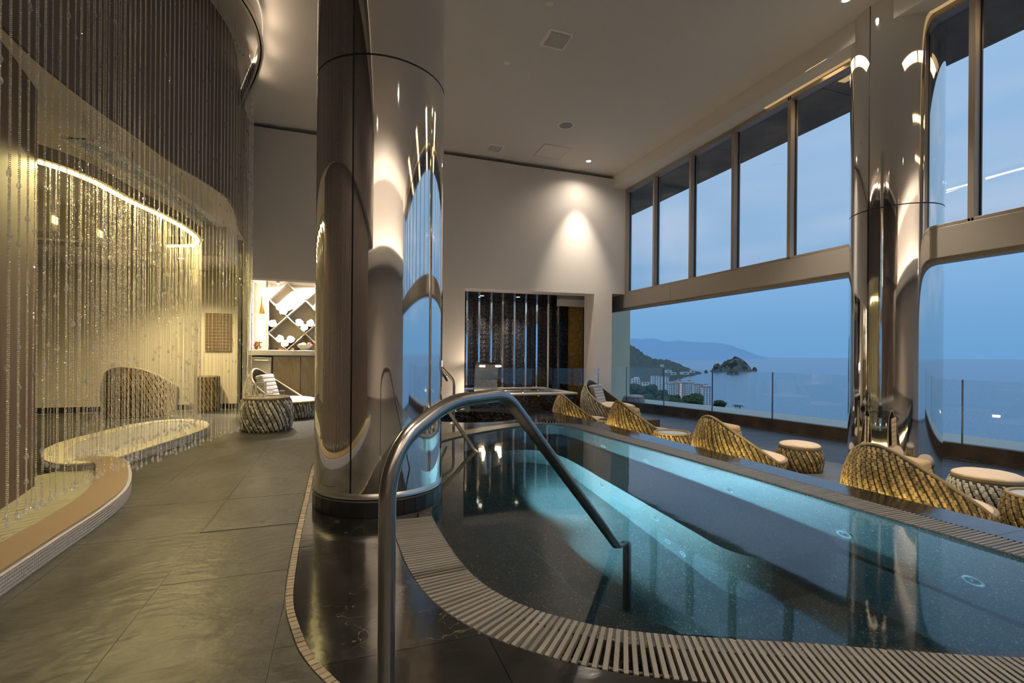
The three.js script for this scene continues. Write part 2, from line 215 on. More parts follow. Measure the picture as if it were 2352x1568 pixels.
{ // black marble deck cut in slabs
  const deck = thing('pool_deck', 'polished black marble deck with white veins round the pool', 'deck', [0, 0, 0], 0, undefined, 'structure');
  const b = border.map(([x, z]) => [x + 0.032, z]).filter((p) => p[1] > -8.7 && p[1] < 0.2), ev = new Evaluator(); ev.attributes = ['position', 'normal']; ev.useGroups = false;
  const outline = [[0.98, -8.72], ...b, ...ledgeOut];
  const full = new Brush(slab(outline, -0.12, 0, [G, plunge])); full.updateMatrixWorld();
  const GX = 0.92, GZ = 0.92;
  for (let i = 0; i < 5; i++) for (let k = 0; k < 10; k++) {
    const x0 = -0.42 + i * GX, z0 = -9.02 + k * GZ, g = 0.0012, c = new Brush(box2(x0 + g, x0 + GX - g, -0.2, 0.1, z0 + g, z0 + GZ - g)); c.updateMatrixWorld();
    const r = ev.evaluate(full, c, INTERSECTION); if (!r.geometry.attributes.position.count) continue;
    const geo = r.geometry.index ? r.geometry.toNonIndexed() : r.geometry;
    const sg = muv(geo); const uv = sg.attributes.uv; for (let q = 0; q < uv.count; q++) uv.setXY(q, uv.getX(q) + hash(i, k, 3) * 0.7, uv.getY(q) + hash(i, k, 6) * 0.7);
    part('marble_slab', sg, marbleM, deck);
  }
  const gutterM = mat([0.16, 0.155, 0.145], 0.8);
  // retaining wall of the deck towards the lower terrace
  part('retaining_wall', merge([wallPath(curve2(ledgeOut, 60), TERR, -0.122, 0.1)]), kerbM, deck, 'brown stone face of the deck above the terrace');
  part('channel', slab(G, -0.2, -0.15, [offset2(W, 0.07 * out, true)]), gutterM, deck);
  part('channel_wall', merge([slab(offset2(G, 0.02 * out, true), -0.2, -0.122, [G])]), gutterM, deck);
}
{ // overflow grate
  const grate = thing('overflow_grate', 'grey slatted overflow grate curving round the pool edge', 'grate', [0, 0, 0], 0, undefined, 'thing');
  const len = []; let tot = 0; for (let i = 0; i < W.length; i++) { len.push(tot); const b = W[(i + 1) % W.length]; tot += Math.hypot(b[0] - W[i][0], b[1] - W[i][1]); }
  const nW = normals2(W, true), N = Math.round(tot / 0.026), slats = [], g = rbx(0.0165, 0.022, 0.245, 0.002, 0, 0, 0, 1); let at = 0;
  for (let k = 0; k < N; k++) {
    const s = k / N * tot; while (at < W.length - 1 && len[at + 1] < s) at++;
    const a = W[at], b = W[(at + 1) % W.length], l = (at + 1 < W.length ? len[at + 1] : tot) - len[at], t = (s - len[at]) / l, n1 = nW[at], n2 = nW[(at + 1) % W.length];
    const x = mix(a[0], b[0], t), z = mix(a[1], b[1], t), nx = mix(n1[0], n2[0], t) * out, nz = mix(n1[1], n2[1], t) * out, cx = x + nx * 0.1275, cz = z + nz * 0.1275;
    if (Math.hypot(cx - 0.26, cz + 3.464) < 0.5) continue;
    slats.push([cx, cz, Math.atan2(nx, nz), Math.hypot(cx, cz)]);
  }
  const order = slats.slice().sort((a, b) => a[3] - b[3]), cutD = order[Math.min(284, order.length - 1)][3], rest = [];
  let q = 0; for (const [x, z, a, d] of slats) { q++; if (d <= cutD) { const o = part('slat', g, slatM[Math.floor(hash(q, 2, 2) * 3)], grate); o.position.set(x, -0.010, z); o.rotation.y = a; } else rest.push(g.clone().rotateY(a).translate(x, -0.010, z)); }
  if (rest.length) part('far_slats', merge(rest), slatM[1], grate, 'distant slats of the grate').userData.kind = 'stuff';
  for (const d of [0.06, 0.195]) { const p = offset2(W, d * out, true), e = []; for (let i = 0; i < p.length; i += 2) { const a = p[i], b = p[(i + 2) % p.length]; if (Math.hypot(a[0] - 0.26, a[1] + 3.464) < 0.45) continue; e.push(rod([a[0], -0.03, a[1]], [b[0], -0.03, b[1]], 0.006, 6)); } part('support_rod', merge(e), slatM[0], grate); }
}
// pool basin: speckled terrazzo, benches, steps, water, jets
{
  const pool = thing('pool_basin', 'dark speckled terrazzo pool basin with submerged benches', 'pool', [0, 0, 0], 0, undefined, 'structure');
  const well = curve2([[1.52, -5.2], [1.7, -5.6], [2.1, -5.72], [2.4, -5.55], [2.5, -5.2], [2.5, -4.2], [2.5, -3.0], [2.52, -2.62], [2.66, -2.44], [2.9, -2.40], [3.12, -2.36], [3.18, -2.15], [3.205, -1.6], [3.19, -1.25], [3.05, -0.95], [2.8, -0.86], [2.2, -1.04], [1.85, -1.21], [1.62, -1.36], [1.5, -1.6], [1.56, -2.0], [1.60, -2.4], [1.54, -2.9], [1.52, -3.8]], 340, true); well.pop();
  part('wall', muv(slab(offset2(W, 0.08 * out, true), -1.6, -0.004, [W])), terrazzoM, pool);
  part('bench', muv(slab(offset2(W, 0.01 * out, true), -1.6, -0.88, [well])), terrazzoM, pool);
  part('basin_floor', muv(slab(offset2(W, 0.05 * out, true), -1.65, -1.45)), terrazzoM, pool);
  // shallow rim step along the near side
  const near = []; for (let i = 0; i < W.length; i++) { const p = W[i]; if (p[0] < 3.0 && p[1] > -3.05) near.push(p); }
  let st = 0; for (let i = 1; i < near.length; i++) if (Math.hypot(near[i][0] - near[i - 1][0], near[i][1] - near[i - 1][1]) > 0.3) st = i;
  const run = [...near.slice(st), ...near.slice(0, st)], inner = offset2(run, -0.19 * out, false);
  part('rim_step', muv(slab([...run, ...inner.reverse()], -1.5, -0.2, [])), terrazzoM, pool);
  const step = curve2([[0.60, -2.7], [0.66, -3.12], [0.92, -3.06], [1.12, -2.92], [1.19, -2.62], [1.21, -2.3], [1.33, -2.1], [1.5, -1.85], [1.3, -1.48], [0.9, -1.72], [0.66, -2.1]], 60, true); step.pop();
  part('entry_step', muv(slab(step, -1.5, -0.58, [], 0.01)), terrazzoM, pool);
  const water = new THREE.MeshPhysicalMaterial({ color: 0xffffff, roughness: 0.045, metalness: 0, transmission: 1, thickness: 1, ior: 1.33, attenuationColor: rgb(0.48, 0.77, 0.88), attenuationDistance: 1.6 });
  const wb = tex(256, (u, v) => fbm(u, v, 5, 3, 6), false, 0.7); water.bumpMap = wb; water.bumpScale = 0.0008;
  const wg = solo('pool_water', slab(offset2(W, 0.03 * out, true), -1.55, -0.016), water, 'calm clear teal pool water lit from below', 'water', undefined, 'stuff'); wg.geometry = muv(wg.geometry);
  // plunge pool
  const pb = thing('plunge_pool', 'small round plunge pool with dark mosaic wall beyond the main pool', 'pool', [0, 0, 0], 0, undefined, 'structure');
  const pin = plunge.map(([x, z]) => [2.02 + (x - 2.02) * 0.94, -7.53 + (z + 7.53) * 0.94]);
  part('wall', muv(slab(plunge, -1.0, -0.001, [pin])), darkMosaicM, pb); part('bottom', muv(slab(plunge, -1.05, -1.0)), darkMosaicM, pb);
  const pw = solo('plunge_water', muv(slab(pin.map(([x, z]) => [2.02 + (x - 2.02) * 1.02, -7.53 + (z + 7.53) * 1.02]), -0.95, -0.16)), water, 'dark still water in the round plunge pool', 'water', undefined, 'stuff');
  // wall jets
  const jetLabel = 'white ring jet fitting in the speckled pool wall under water';
  const wallX = (z) => { let best = 9, x = 3.2; for (const p of W) if (p[0] > 2.9 && Math.abs(p[1] - z) < best) { best = Math.abs(p[1] - z); x = p[0]; } return x; };
  for (const [z, y, x, big] of [[-5.3, -0.60, 0, 1], [-4.48, -0.60, 0, 1], [-3.35, -0.58, 0, 1], [-2.33, -0.60, 0, 1], [-1.63, -0.58, 0, 1], [-4.3, -1.08, 2.5, 1], [-3.42, -1.05, 2.5, 1], [-3.25, -1.34, 2.5, 0.6], [-3.07, -1.36, 2.5, 0.6]]) {
    const j = thing('pool_jet', big === 1 ? (x ? 'white ring jet fitting in the riser of the submerged bench' : jetLabel) : 'small pale jet fitting low on the submerged bench riser', 'jet', [(x || wallX(z)) + 0.004, y, z], 0, 'underwater jet fittings');
    const s = big; part('ring', new THREE.TorusGeometry(0.046 * s, 0.013 * s, 10, 28).rotateY(Math.PI / 2), mat([0.4, 0.4, 0.4], 0.3, 0.2), j); part('nozzle', lathe([[0, 0.018], [0.010, 0.018], [0.014, 0.006], [0.026, 0.002], [0.026, -0.01]], 20).scale(s, s, s).rotateZ(Math.PI / 2), satinM, j);
  }
  // underwater lamps
  const lampG = lathe([[0, 0.012], [0.05, 0.012], [0.062, 0.006], [0.07, -0.01]], 28);
  for (const [x, y, z, tx, ty, tz, I, lab] of [[1.53, -1.12, -4.35, 2.6, -0.95, -4.4, 78, 'round underwater lamp in the left bench riser facing the far jets'], [1.53, -1.12, -3.45, 2.6, -0.95, -3.5, 24, 'round underwater lamp in the left bench riser near the handrail'], [1.60, -1.15, -2.45, 3.2, -0.9, -1.9, 4, 'round underwater lamp nearest the entry step']]) {
    const d = V(tx - x, ty - y, tz - z).normalize(), l = thing('underwater_lamp', lab, 'lamp', [x, y, z]); l.quaternion.setFromUnitVectors(V(0, 1, 0), z > -1 ? V(0.3, 0, -1).normalize() : V(1, 0, 0)); part('bezel', lampG, chromeM, l); part('lens', cyl(0.042, 0.042, 0.004, 24, 0, 0.014, 0), glow(cool, 3), l);
    const q = V(x, y, z).addScaledVector(d, 0.06); spot(q.toArray(), [tx, ty, tz], cool, I, 1.3, 0.8, 2);
  }
}

// ------------------------------------------------------------------ mirror columns
function column(cx, cz, name, label, seamAngle, ringY, y0, plinth) {
  const c = thing(name, label, 'column', [cx, 0, cz]), R = 0.423, gap = 0.010;
  part('core', cyl(R - 0.006, R - 0.006, CEIL - y0, 64, 0, (CEIL + y0) / 2, 0), blackM, c);
  for (const [a, b] of [[y0 + (plinth ? 0.02 : 0), ringY - 0.006], [ringY + 0.006, CEIL]]) for (const k of [0, 1]) {
    const st = seamAngle + k * Math.PI + gap / R / 2, len = Math.PI - gap / R, n = 64, pos = [], nor = [], uv = [], idx = [];
    for (let i = 0; i <= n; i++) { const t = st + len * i / n, x = Math.sin(t), z = Math.cos(t); for (const y of [a, b]) { pos.push(x * R, y, z * R); nor.push(x, 0, z); uv.push(t * R, y); } }
    for (let i = 0; i < n; i++) { const q = i * 2; idx.push(q, q + 2, q + 1, q + 1, q + 2, q + 3); }
    for (const [y, e] of [[a, -1], [b, 1]]) { const o = pos.length / 3; for (let i = 0; i <= n; i++) { const t = st + len * i / n; for (const r of [R, R - 0.006]) { pos.push(Math.sin(t) * r, y, Math.cos(t) * r); nor.push(0, e, 0); uv.push(0, 0); } } for (let i = 0; i < n; i++) { const q = o + i * 2; idx.push(q, q + 1, q + 2, q + 2, q + 1, q + 3); } }
    const g = new THREE.BufferGeometry(); g.setAttribute('position', new THREE.Float32BufferAttribute(pos, 3)); g.setAttribute('normal', new THREE.Float32BufferAttribute(nor, 3)); g.setAttribute('uv', new THREE.Float32BufferAttribute(uv, 2)); g.setIndex(idx);
    part('steel_sheet', g, mirrorM, c);
  }
  if (plinth) {
    part('foot_band', lathe([[R + 0.002, 0.11], [R + 0.002, 0.145], [R - 0.02, 0.146]], 64), satinM, c);
    const pl = part('plinth', cyl(0.424, 0.424, 0.4, 48, 0, -0.1, 0), grout, c), n = 34, tg = rbx(0.0775, 0.094, 0.008, 0.002, 0, 0, 0, 1);
    for (let i = 0; i < n; i++) { const a = i / n * Math.PI * 2, t = part('tile', tg, blackM, pl); t.position.set(Math.sin(a) * 0.427, 0.049, Math.cos(a) * 0.427); t.rotation.y = a; }
  }
  return c;
}
column(0.26, -3.464, 'mirror_column', 'mirror-polished steel column on a black tiled plinth beside the pool', -0.49 - Math.PI, 2.815, 0.09, true);
column(5.89, -3.71, 'mirror_column', 'mirror-polished steel column standing in the window wall by the terrace', -Math.PI / 2, 2.62, TERR, false);

// ------------------------------------------------------------------ window wall, beam, overhang
{
  const beam = thing('trim_4', 'long horizontal metal beam carrying the upper windows', 'beam', [0, 0, 0], 0, undefined, 'structure');
  const cuts = [-11.0, -7.55, -4.1, -3.3, -0.6, 2.2, 5.1]; for (let i = 0; i < cuts.length - 1; i++) part('beam_panel', rbx(0.22, 0.31, cuts[i + 1] - cuts[i] - 0.006, 0.006, 5.92, 2.19, (cuts[i] + cuts[i + 1]) / 2, 1), beamM, beam);
  part('lower_channel', bx(0.12, 0.045, 16, 5.93, 2.015, -2.95), frameM, beam);
  const mz = [-9.07, -8.09, -7.03, -6.04, -5.02, -4.0, -2.97, -1.95, -0.93, 0.1, 1.12, 2.14, 3.16, 4.18, 5.0];
  for (let i = 0; i < mz.length - 1; i++) {
    const a = mz[i], b = mz[i + 1];
    const w = thing('window_' + (i + 1), ['tall fixed upper window pane next to the far wall', 'tall fixed upper window, second bay from the far wall', 'tall fixed upper window, third bay from the far wall', 'tall fixed upper window, fourth bay from the far wall', 'tall fixed upper window bay just beyond the mirror column', 'upper window bay cut by the mirror column'][i] || 'tall fixed upper window ' + ['next to the mirror column on the entrance side', 'two bays past the mirror column', 'three bays past the mirror column', 'four bays past the mirror column', 'five bays past the mirror column', 'six bays past the mirror column', 'seven bays past the mirror column', 'at the entrance end'][i - 6], 'window', [0, 0, 0], 0, undefined, 'structure');
    part('mullion', rbx(0.13, 2.25, 0.055, 0.004, WINX + 0.06, 3.47, a, 1), frameM, w);
    part('head_frame', rbx(0.13, 0.07, b - a, 0.004, WINX + 0.06, 4.575, (a + b) / 2, 1), frameM, w); part('sill_frame', rbx(0.13, 0.035, b - a, 0.004, WINX + 0.06, 2.362, (a + b) / 2, 1), frameM, w);
    part('pane', bx(0.006, 2.17, b - a - 0.05, WINX + 0.085, 3.46, (a + b) / 2), glassM, w); part('gasket', merge([bx(0.02, 2.17, 0.012, WINX + 0.085, 3.46, a + 0.034), bx(0.02, 2.17, 0.012, WINX + 0.085, 3.46, b - 0.034)]), blackM, w);
  }
  const conC = tex(512, (u, v) => { const k = 0.42 + (fbm(u, v, 5, 5, 45) - 0.5) * 0.3; return [k * 1.03, k * 0.94, k * 0.82]; }, true, 0.5);
  const oh = thing('roof_overhang', 'weathered concrete roof overhang outside the upper windows', 'roof', [0, 0, 0], 0, undefined, 'structure'), cm = mat([0.95, 0.88, 0.75], 0.6, 0, { map: conC });
  for (let z = -11; z < 5; z += 2.05) part('soffit_panel', muv(bx(1.27, 0.12, 2.04, 6.52, 4.76, z + 1.02)), cm, oh); part('fascia', bx(0.05, 0.35, 16.4, 7.18, 4.87, -2.8), cm, oh);
  // blades of light wall at the end of the terrace
  const finC = mat([0.62, 0.6, 0.42], 0.8); struct('wall_end', box2(6.0, 7.92, TERR - 0.5, 5.0, -12.3, -12.1), finC, 'pale yellowish wall closing the far end of the terrace', 'wall');
  solo('wind_screen', bx(0.95, 2.75, 0.012, 6.5, TERR + 1.38, -11.6), glassM, 'tall glass wind screen before the pale end wall', 'screen');
}
// ceiling fittings
{
  const vent = (x, z, w, d, label) => { const t = thing('ceiling_vent', label, 'vent', [x, CEIL, z]); part('frame', merge([bx(w, 0.012, 0.025, 0, -0.006, d / 2), bx(w, 0.012, 0.025, 0, -0.006, -d / 2), bx(0.025, 0.012, d, w / 2, -0.006, 0), bx(0.025, 0.012, d, -w / 2, -0.006, 0)]), whiteM, t); part('duct_shade', bx(w - 0.02, 0.002, d - 0.02, 0, -0.001, 0), darkM, t); const n = 10, g = bx(0.004, 0.024, d - 0.03).rotateZ(0.5); for (let i = 0; i < n; i++) { const s = part('slat', g, whiteM, t); s.position.set(-w / 2 + (i + 0.75) * w / (n + 0.5), -0.012, 0); } };  // near-black sheet behind the slats paints in the shade of a duct
  vent(2.465, -5.42, 0.30, 0.30, 'square slatted air vent alone in the middle of the ceiling'); vent(2.69, -8.67, 0.27, 0.29, 'square slatted air vent close to the far wall shadow gap');
  const sp = thing('ceiling_speaker', 'round grey perforated ceiling speaker', 'speaker', [3.55, CEIL, -7.39]); part('rim', lathe([[0.115, -0.001], [0.125, -0.006], [0.135, 0]], 40), whiteM, sp); part('grille', lathe([[0, -0.008], [0.08, -0.007], [0.116, -0.001]], 40), mat([0.28, 0.27, 0.26], 0.8), sp);
  const h = thing('ceiling_hatch', 'square access hatch outlined on the ceiling', 'hatch', [3.765, CEIL, -8.44]); part('panel', bx(0.53, 0.003, 0.53, 0, -0.002, 0), ceilM, h); part('edge', merge([bx(0.55, 0.004, 0.007, 0, -0.002, 0.27), bx(0.55, 0.004, 0.007, 0, -0.002, -0.27), bx(0.007, 0.004, 0.55, 0.27, -0.002, 0), bx(0.007, 0.004, 0.55, -0.27, -0.002, 0)]), darkSteelM, h);
  for (const [x, z, l] of [[2.146, -4.9, 'small round sprinkler cap on the ceiling between vent and column'], [2.05, -6.09, 'small round sprinkler cap on the ceiling beyond the vent']]) { const s = thing('sprinkler_cap', l, 'sprinkler', [x, CEIL, z]); part('disc', lathe([[0, -0.01], [0.03, -0.009], [0.04, 0]], 24), whiteM, s); part('pin', cyl(0.004, 0.004, 0.012, 8, 0, -0.014, 0), satinM, s); }
  const down = (x, z, label, c, I, to, ang = 0.6, extra = 0, y = CEIL, k = 14) => { const t = thing('downlight', label, 'downlight', [x, y, z]); part('ring', lathe([[0.042, -0.001], [0.052, -0.007], [0.062, 0]], 32), whiteM, t); part('bulb', lathe([[0, -0.006], [0.03, -0.005], [0.042, -0.001]], 24), glow(c, k), t); spot([x, y - 0.03, z], to, c, I, ang, 0.95, 1.5); if (extra) spot([x, y - 0.02, z], [x, 0, z], c, extra, 1.3, 0.8, 1.5); };
  down(4.63, -8.59, 'bright recessed downlight washing the far wall', white, 46, [4.66, 0, -9.25], 0.45, 7.0, CEIL, 40);
  down(5.125, -3.73, 'recessed downlight beside the window column', white, 90, [5.1, 0, -3.9], 0.6, 2);
  down(-0.35, -4.6, 'recessed downlight over the slate floor by the mirror column', warm, 95, [-0.4, 0, -4.4], 0.6, 2);
  down(-0.5, -1.6, 'recessed downlight over the slate floor beside the camera', warm, 26, [-0.5, 0, -1.6], 0.8, 1);
  down(2.0, 0.9, 'recessed downlight over the entrance side of the pool', white, 80, [2.0, 0, 0.2], 0.8, 4);
  down(-1.0, 2.2, 'recessed downlight at the entrance end of the hall', warm, 90, [-1, 0, 2.2], 0.8, 4);
  const head = thing('window_head_light', 'golden light strip tucked behind the bulkhead over the windows', 'light'); part('strip', box2(5.76, 5.80, 4.598, 4.609, -5.4, 3.4), glow(rgb(1, 0.68, 0.3), 0.5), head);
  for (const z of [-4.4, -2.4, -0.4, 1.6]) area([5.67, 4.60, z], [5.2, 0, z], rgb(1, 0.66, 0.32), 5, 0.28, 1.98);
  // added cove light on the unseen entrance wall, invented to fill the ceiling
  const cove = thing('added_cove_light', 'added unseen cove light ledge filling the ceiling from the entrance wall', 'light', [0, 0, 0]); part('ledge', box2(-5.8, 5.5, 2.9, 2.95, 4.55, 5.0), whiteM, cove); part('lip', box2(-5.8, 5.5, 2.95, 3.3, 4.53, 4.55), whiteM, cove); part('strip', box2(-5.7, 5.4, 2.951, 2.97, 4.62, 4.68), glow(white, 2), cove);  // lip added to keep the strip out of the column reflections
  for (const x of [-4, -1.2, 1.6, 4.2]) area([x, 2.99, 4.74], [x, 4.4, 3.6], white, 105, 2.6, 0.26);
}

// ------------------------------------------------------------------ handrails
{
  const A = [0.121, -1.336], B = [1.386, -2.233], dx = B[0] - A[0], dz = B[1] - A[1], at = (t, y) => [A[0] + dx * t, y, A[1] + dz * t];
  const h = thing('pool_handrail', 'brushed steel handrail arching from the marble deck into the pool', 'handrail', [0, 0, 0]);
  part('tube', tube([at(0, 0), at(0, 0.66), at(0.035, 0.765), at(0.155, 0.852), at(0.345, 0.858), at(0.995, 0.002), at(1.03, -0.045), at(1.10, -0.07), at(1.105, -0.88)], 0.0235, 0.075, 20), railM, h);
  part('foot_flange', lathe([[0.024, 0.03], [0.05, 0.012], [0.055, 0]], 32).translate(A[0], 0, A[1]), satinM, h);
  const weld = at(0.19, 0.836); part('weld_boss', new THREE.SphereGeometry(0.016, 12, 10).scale(1, 0.6, 1).translate(weld[0], weld[1] - 0.012, weld[2]), railM, h);
  const h2 = thing('pool_handrail', 'thin steel handrail behind the mirror column dipping into the pool', 'handrail', [0, 0, 0]);
  part('tube', tube([[0.78, 0, -5.75], [0.78, 0.86, -5.75], [0.84, 0.86, -5.65], [1.336, -0.02, -4.896], [1.40, -0.06, -4.80], [1.41, -0.88, -4.78]], 0.022, 0.09, 16), railM, h2); part('foot_flange', lathe([[0.024, 0.03], [0.05, 0.012], [0.055, 0]], 24).translate(0.78, 0, -5.75), satinM, h2);
  const h3 = thing('plunge_handrail', 'steel handrail rising from the round plunge pool edge', 'handrail', [0, 0, 0]);
  part('tube', tube([[1.543, 0, -6.855], [1.543, 0.62, -6.855], [1.3, 0.95, -7.3], [1.62, 0.66, -8.0], [1.70, 0.55, -8.1]], 0.02, 0.08, 14), railM, h3); part('foot_flange', lathe([[0.022, 0.03], [0.045, 0.012], [0.05, 0]], 24).translate(1.543, 0, -6.855), satinM, h3);
  const h4 = thing('wall_handrail', 'short steel handrail fixed to the far wall', 'handrail', [0, 0, 0]); const w0 = onZ(1024, 866, -9.02), w1 = onZ(985, 835, -9.02); part('tube', tube([w0, w1], 0.025, 0, 14), railM, h4); part('end_cap', new THREE.SphereGeometry(0.036, 14, 10).translate(...w0), railM, h4);
}

// ------------------------------------------------------------------ spa alcove behind the opening
{
  const Z1 = -10.65, a = thing('wall_alcove', 'dark tiled alcove with triangular relief behind the hot tub', 'wall', [0, 0, 0], 0, undefined, 'structure');
  part('back_wall', muv(box2(1.9, 5.3, -0.6, 2.6, Z1 - 0.15, Z1)), darkMosaicM, a); part('side_wall', muv(box2(1.75, 2.0, -0.6, 2.6, Z1, -9.55)), darkMosaicM, a);
  part('ceiling', muv(box2(1.75, 5.6, 2.29, 2.6, Z1 - 0.15, -9.55)), darkMosaicM, a); part('gold_pillar', muv(box2(5.22, 5.56, -0.6, 2.36, Z1 - 0.1, Z1 + 0.12)), goldMosaicM, a, 'pillar of fine gold mosaic'); part('dark_jamb', box2(5.56, 5.75, -0.6, 2.6, Z1 - 0.1, -9.55), darkM, a);
  part('soffit_beam', box2(4.75, 5.6, 2.14, 2.29, -10.3, -10.1), whiteM, a);
  const sx = [1071, 1099, 1127, 1153, 1180, 1206, 1231, 1257, 1281].map((p) => onZ(p, 780, Z1 + 0.22)[0]);
  const pyr = new THREE.ConeGeometry(0.5, 0.22, 3, 1).rotateX(Math.PI / 2).rotateZ(Math.PI), relM = mat([0.030, 0.028, 0.030], 0.22);
  for (let i = 0; i < sx.length - 1; i++) { const e = [], w = sx[i + 1] - sx[i] - 0.05, n = 2, d = w / n, rows = Math.floor(2.7 / (d * 0.9)); for (let c = 0; c < n; c++) for (let r = 0; r < rows; r++) { const s = d * 1.12, g = pyr.clone().scale(s, s, s); if (r % 2) g.scale(1, 1, 0.6); e.push(g.translate(sx[i] + 0.025 + (c + 0.5) * d, -0.35 + (r + 0.5) * d * 0.9, Z1 + 0.015)); } part('relief_panel', merge(e), relM, a, 'panel of dark triangular relief tiles').userData.kind = 'stuff'; }
  const sg = rbx(0.045, 2.9, 0.10, 0.004, 0, 0, 0, 1); sx.forEach((x, i) => { const s = part('chrome_fin', sg, chromeM, a); s.position.set(x, 0.95, Z1 + 0.22); });
  for (const [px, py, l] of [[1107, 679, 'small recessed spotlight in the alcove ceiling above the fountain'], [1190, 682, 'small recessed spotlight in the alcove ceiling above the tub']]) { const p = onY(px, py, 2.29), t = thing('alcove_spotlight', l, 'downlight', p); part('ring', lathe([[0.04, -0.001], [0.055, -0.006], [0.062, 0]], 24), satinM, t); part('bulb', lathe([[0, -0.005], [0.04, -0.001]], 20), glow(white, 14), t); spot([p[0], 2.26, p[2]], [p[0] - 0.05, 0.6, Z1], white, 13, 0.6, 0.6); }
  // hot tub
  const t = thing('hot_tub', 'raised hot tub faced in dark mosaic with a pale stone rim', 'hot tub', [0, 0, 0]);
  part('front', muv(box2(2.26, 4.46, -0.5, 0.215, -8.80, -8.70)), darkMosaicM, t); part('side', muv(box2(4.36, 4.46, -0.5, 0.215, -10.4, -8.80)), darkMosaicM, t); part('side', muv(box2(2.26, 2.36, -0.5, 0.215, -10.4, -8.80)), darkMosaicM, t);
  part('rim', slab([[2.255, -10.42], [4.48, -10.42], [4.48, -8.68], [2.255, -8.68]], 0.215, 0.25, [[[2.42, -10.25], [4.3, -10.25], [4.3, -8.88], [2.42, -8.88]]], 0.004), mat([0.5, 0.47, 0.42], 0.35), t); part('basin', box2(2.36, 4.36, -0.5, -0.4, -10.4, -8.8), darkMosaicM, t);
  solo('hot_tub_water', box2(2.365, 4.355, -0.395, 0.17, -10.39, -8.805), mat([0.9, 0.92, 1.0], 0.03, 0, { transmission: 1, thickness: 1, ior: 1.33, attenuationColor: rgb(0.5, 0.6, 0.95), attenuationDistance: 0.9 }), 'violet-lit water in the raised hot tub', 'water', undefined, 'stuff');
  const lamp = thing('hot_tub_lamp', 'violet lamp under the hot tub water', 'lamp', [2.37, -0.1, -9.5]); part('bezel', lathe([[0.045, 0.01], [0.055, 0.006], [0.06, 0]], 24).rotateZ(-Math.PI / 2), chromeM, lamp); part('lens', cyl(0.045, 0.045, 0.01, 20).rotateZ(Math.PI / 2), glow(rgb(0.35, 0.3, 1), 3), lamp); point([2.48, -0.1, -9.5], rgb(0.35, 0.3, 1), 3.5, 3);
  for (const [x, z, l] of [[3.35, -9.15, 'low chrome grab bar on the hot tub rim near the fountain'], [3.75, -9.0, 'low chrome grab bar on the hot tub rim near the gate']]) { const g = thing('grab_bar', l, 'grab bar', [0, 0, 0]); part('bar', tube([[x - 0.35, 0.13, z], [x - 0.32, 0.27, z], [x + 0.32, 0.27, z], [x + 0.35, 0.13, z]], 0.014, 0.05, 10), chromeM, g); }
  const be = thing('spa_bench', 'steel tube lounger bench lying in the hot tub', 'bench', [0, 0, 0]); for (let i = 0; i < 4; i++) part('tube', tube([[3.25, 0.22, -9.6 + i * 0.09], [4.25, 0.22, -9.55 + i * 0.07]], 0.018, 0, 10), chromeM, be); part('frame', merge([rod([3.25, 0.2, -9.62], [3.25, 0.2, -9.3], 0.014), rod([4.25, 0.2, -9.57], [4.25, 0.2, -9.3], 0.014)]), chromeM, be);
  // swan-neck water blade
  const f = thing('water_blade', 'wide curved steel water blade fountain with lamps under its lip', 'fountain', [2.66, 0, -8.98]);
  const prof = [[-0.05, 0.24], [-0.035, 0.5], [-0.015, 0.68], [0.03, 0.79], [0.10, 0.825], [0.17, 0.80]], o1 = prof.map(([d, y]) => new THREE.Vector2(d, y)), th = offset2(prof, 0.02, false).reverse().map(([d, y]) => new THREE.Vector2(d, y));
  part('blade', new THREE.ExtrudeGeometry(new THREE.Shape([...o1, ...th]), { depth: 0.46, bevelEnabled: false }).rotateY(-Math.PI / 2).translate(0.23, 0, 0), mat([0.45, 0.44, 0.42], 0.16, 1), f);
  for (const x of [-0.12, 0.2]) part('lamp', rbx(0.1, 0.03, 0.05, 0.01, x, 0.775, 0.12), glow(warm, 60), f);
  spot([2.54, 0.75, -8.86], [2.54, 0.2, -8.9], warm, 6, 1.1, 0.6); point([2.54, 0.84, -8.74], warm, 1.1, 1.5); point([2.86, 0.84, -8.74], warm, 1.1, 1.5);
  // low glass balustrade before the tub
  const gb = thing('glass_balustrade', 'low clear glass balustrade in front of the hot tub', 'balustrade', [0, 0, 0]);
  for (const [x0, x1] of [[2.1, 4.30], [4.32, 4.9]]) part('glass_panel', bx(x1 - x0, 0.5, 0.012, (x0 + x1) / 2, 0.49, -8.62), glassM, gb); part('clamp', merge([bx(0.05, 0.05, 0.04, 2.4, 0.22, -8.64), bx(0.05, 0.05, 0.04, 3.6, 0.22, -8.64), bx(0.05, 0.05, 0.04, 4.6, 0.22, -8.64)]), chromeM, gb); part('latch', merge([cyl(0.012, 0.012, 0.52, 10, 4.9, 0.49, -8.6), bx(0.12, 0.015, 0.02, 4.85, 0.66, -8.58)]), chromeM, gb);
}

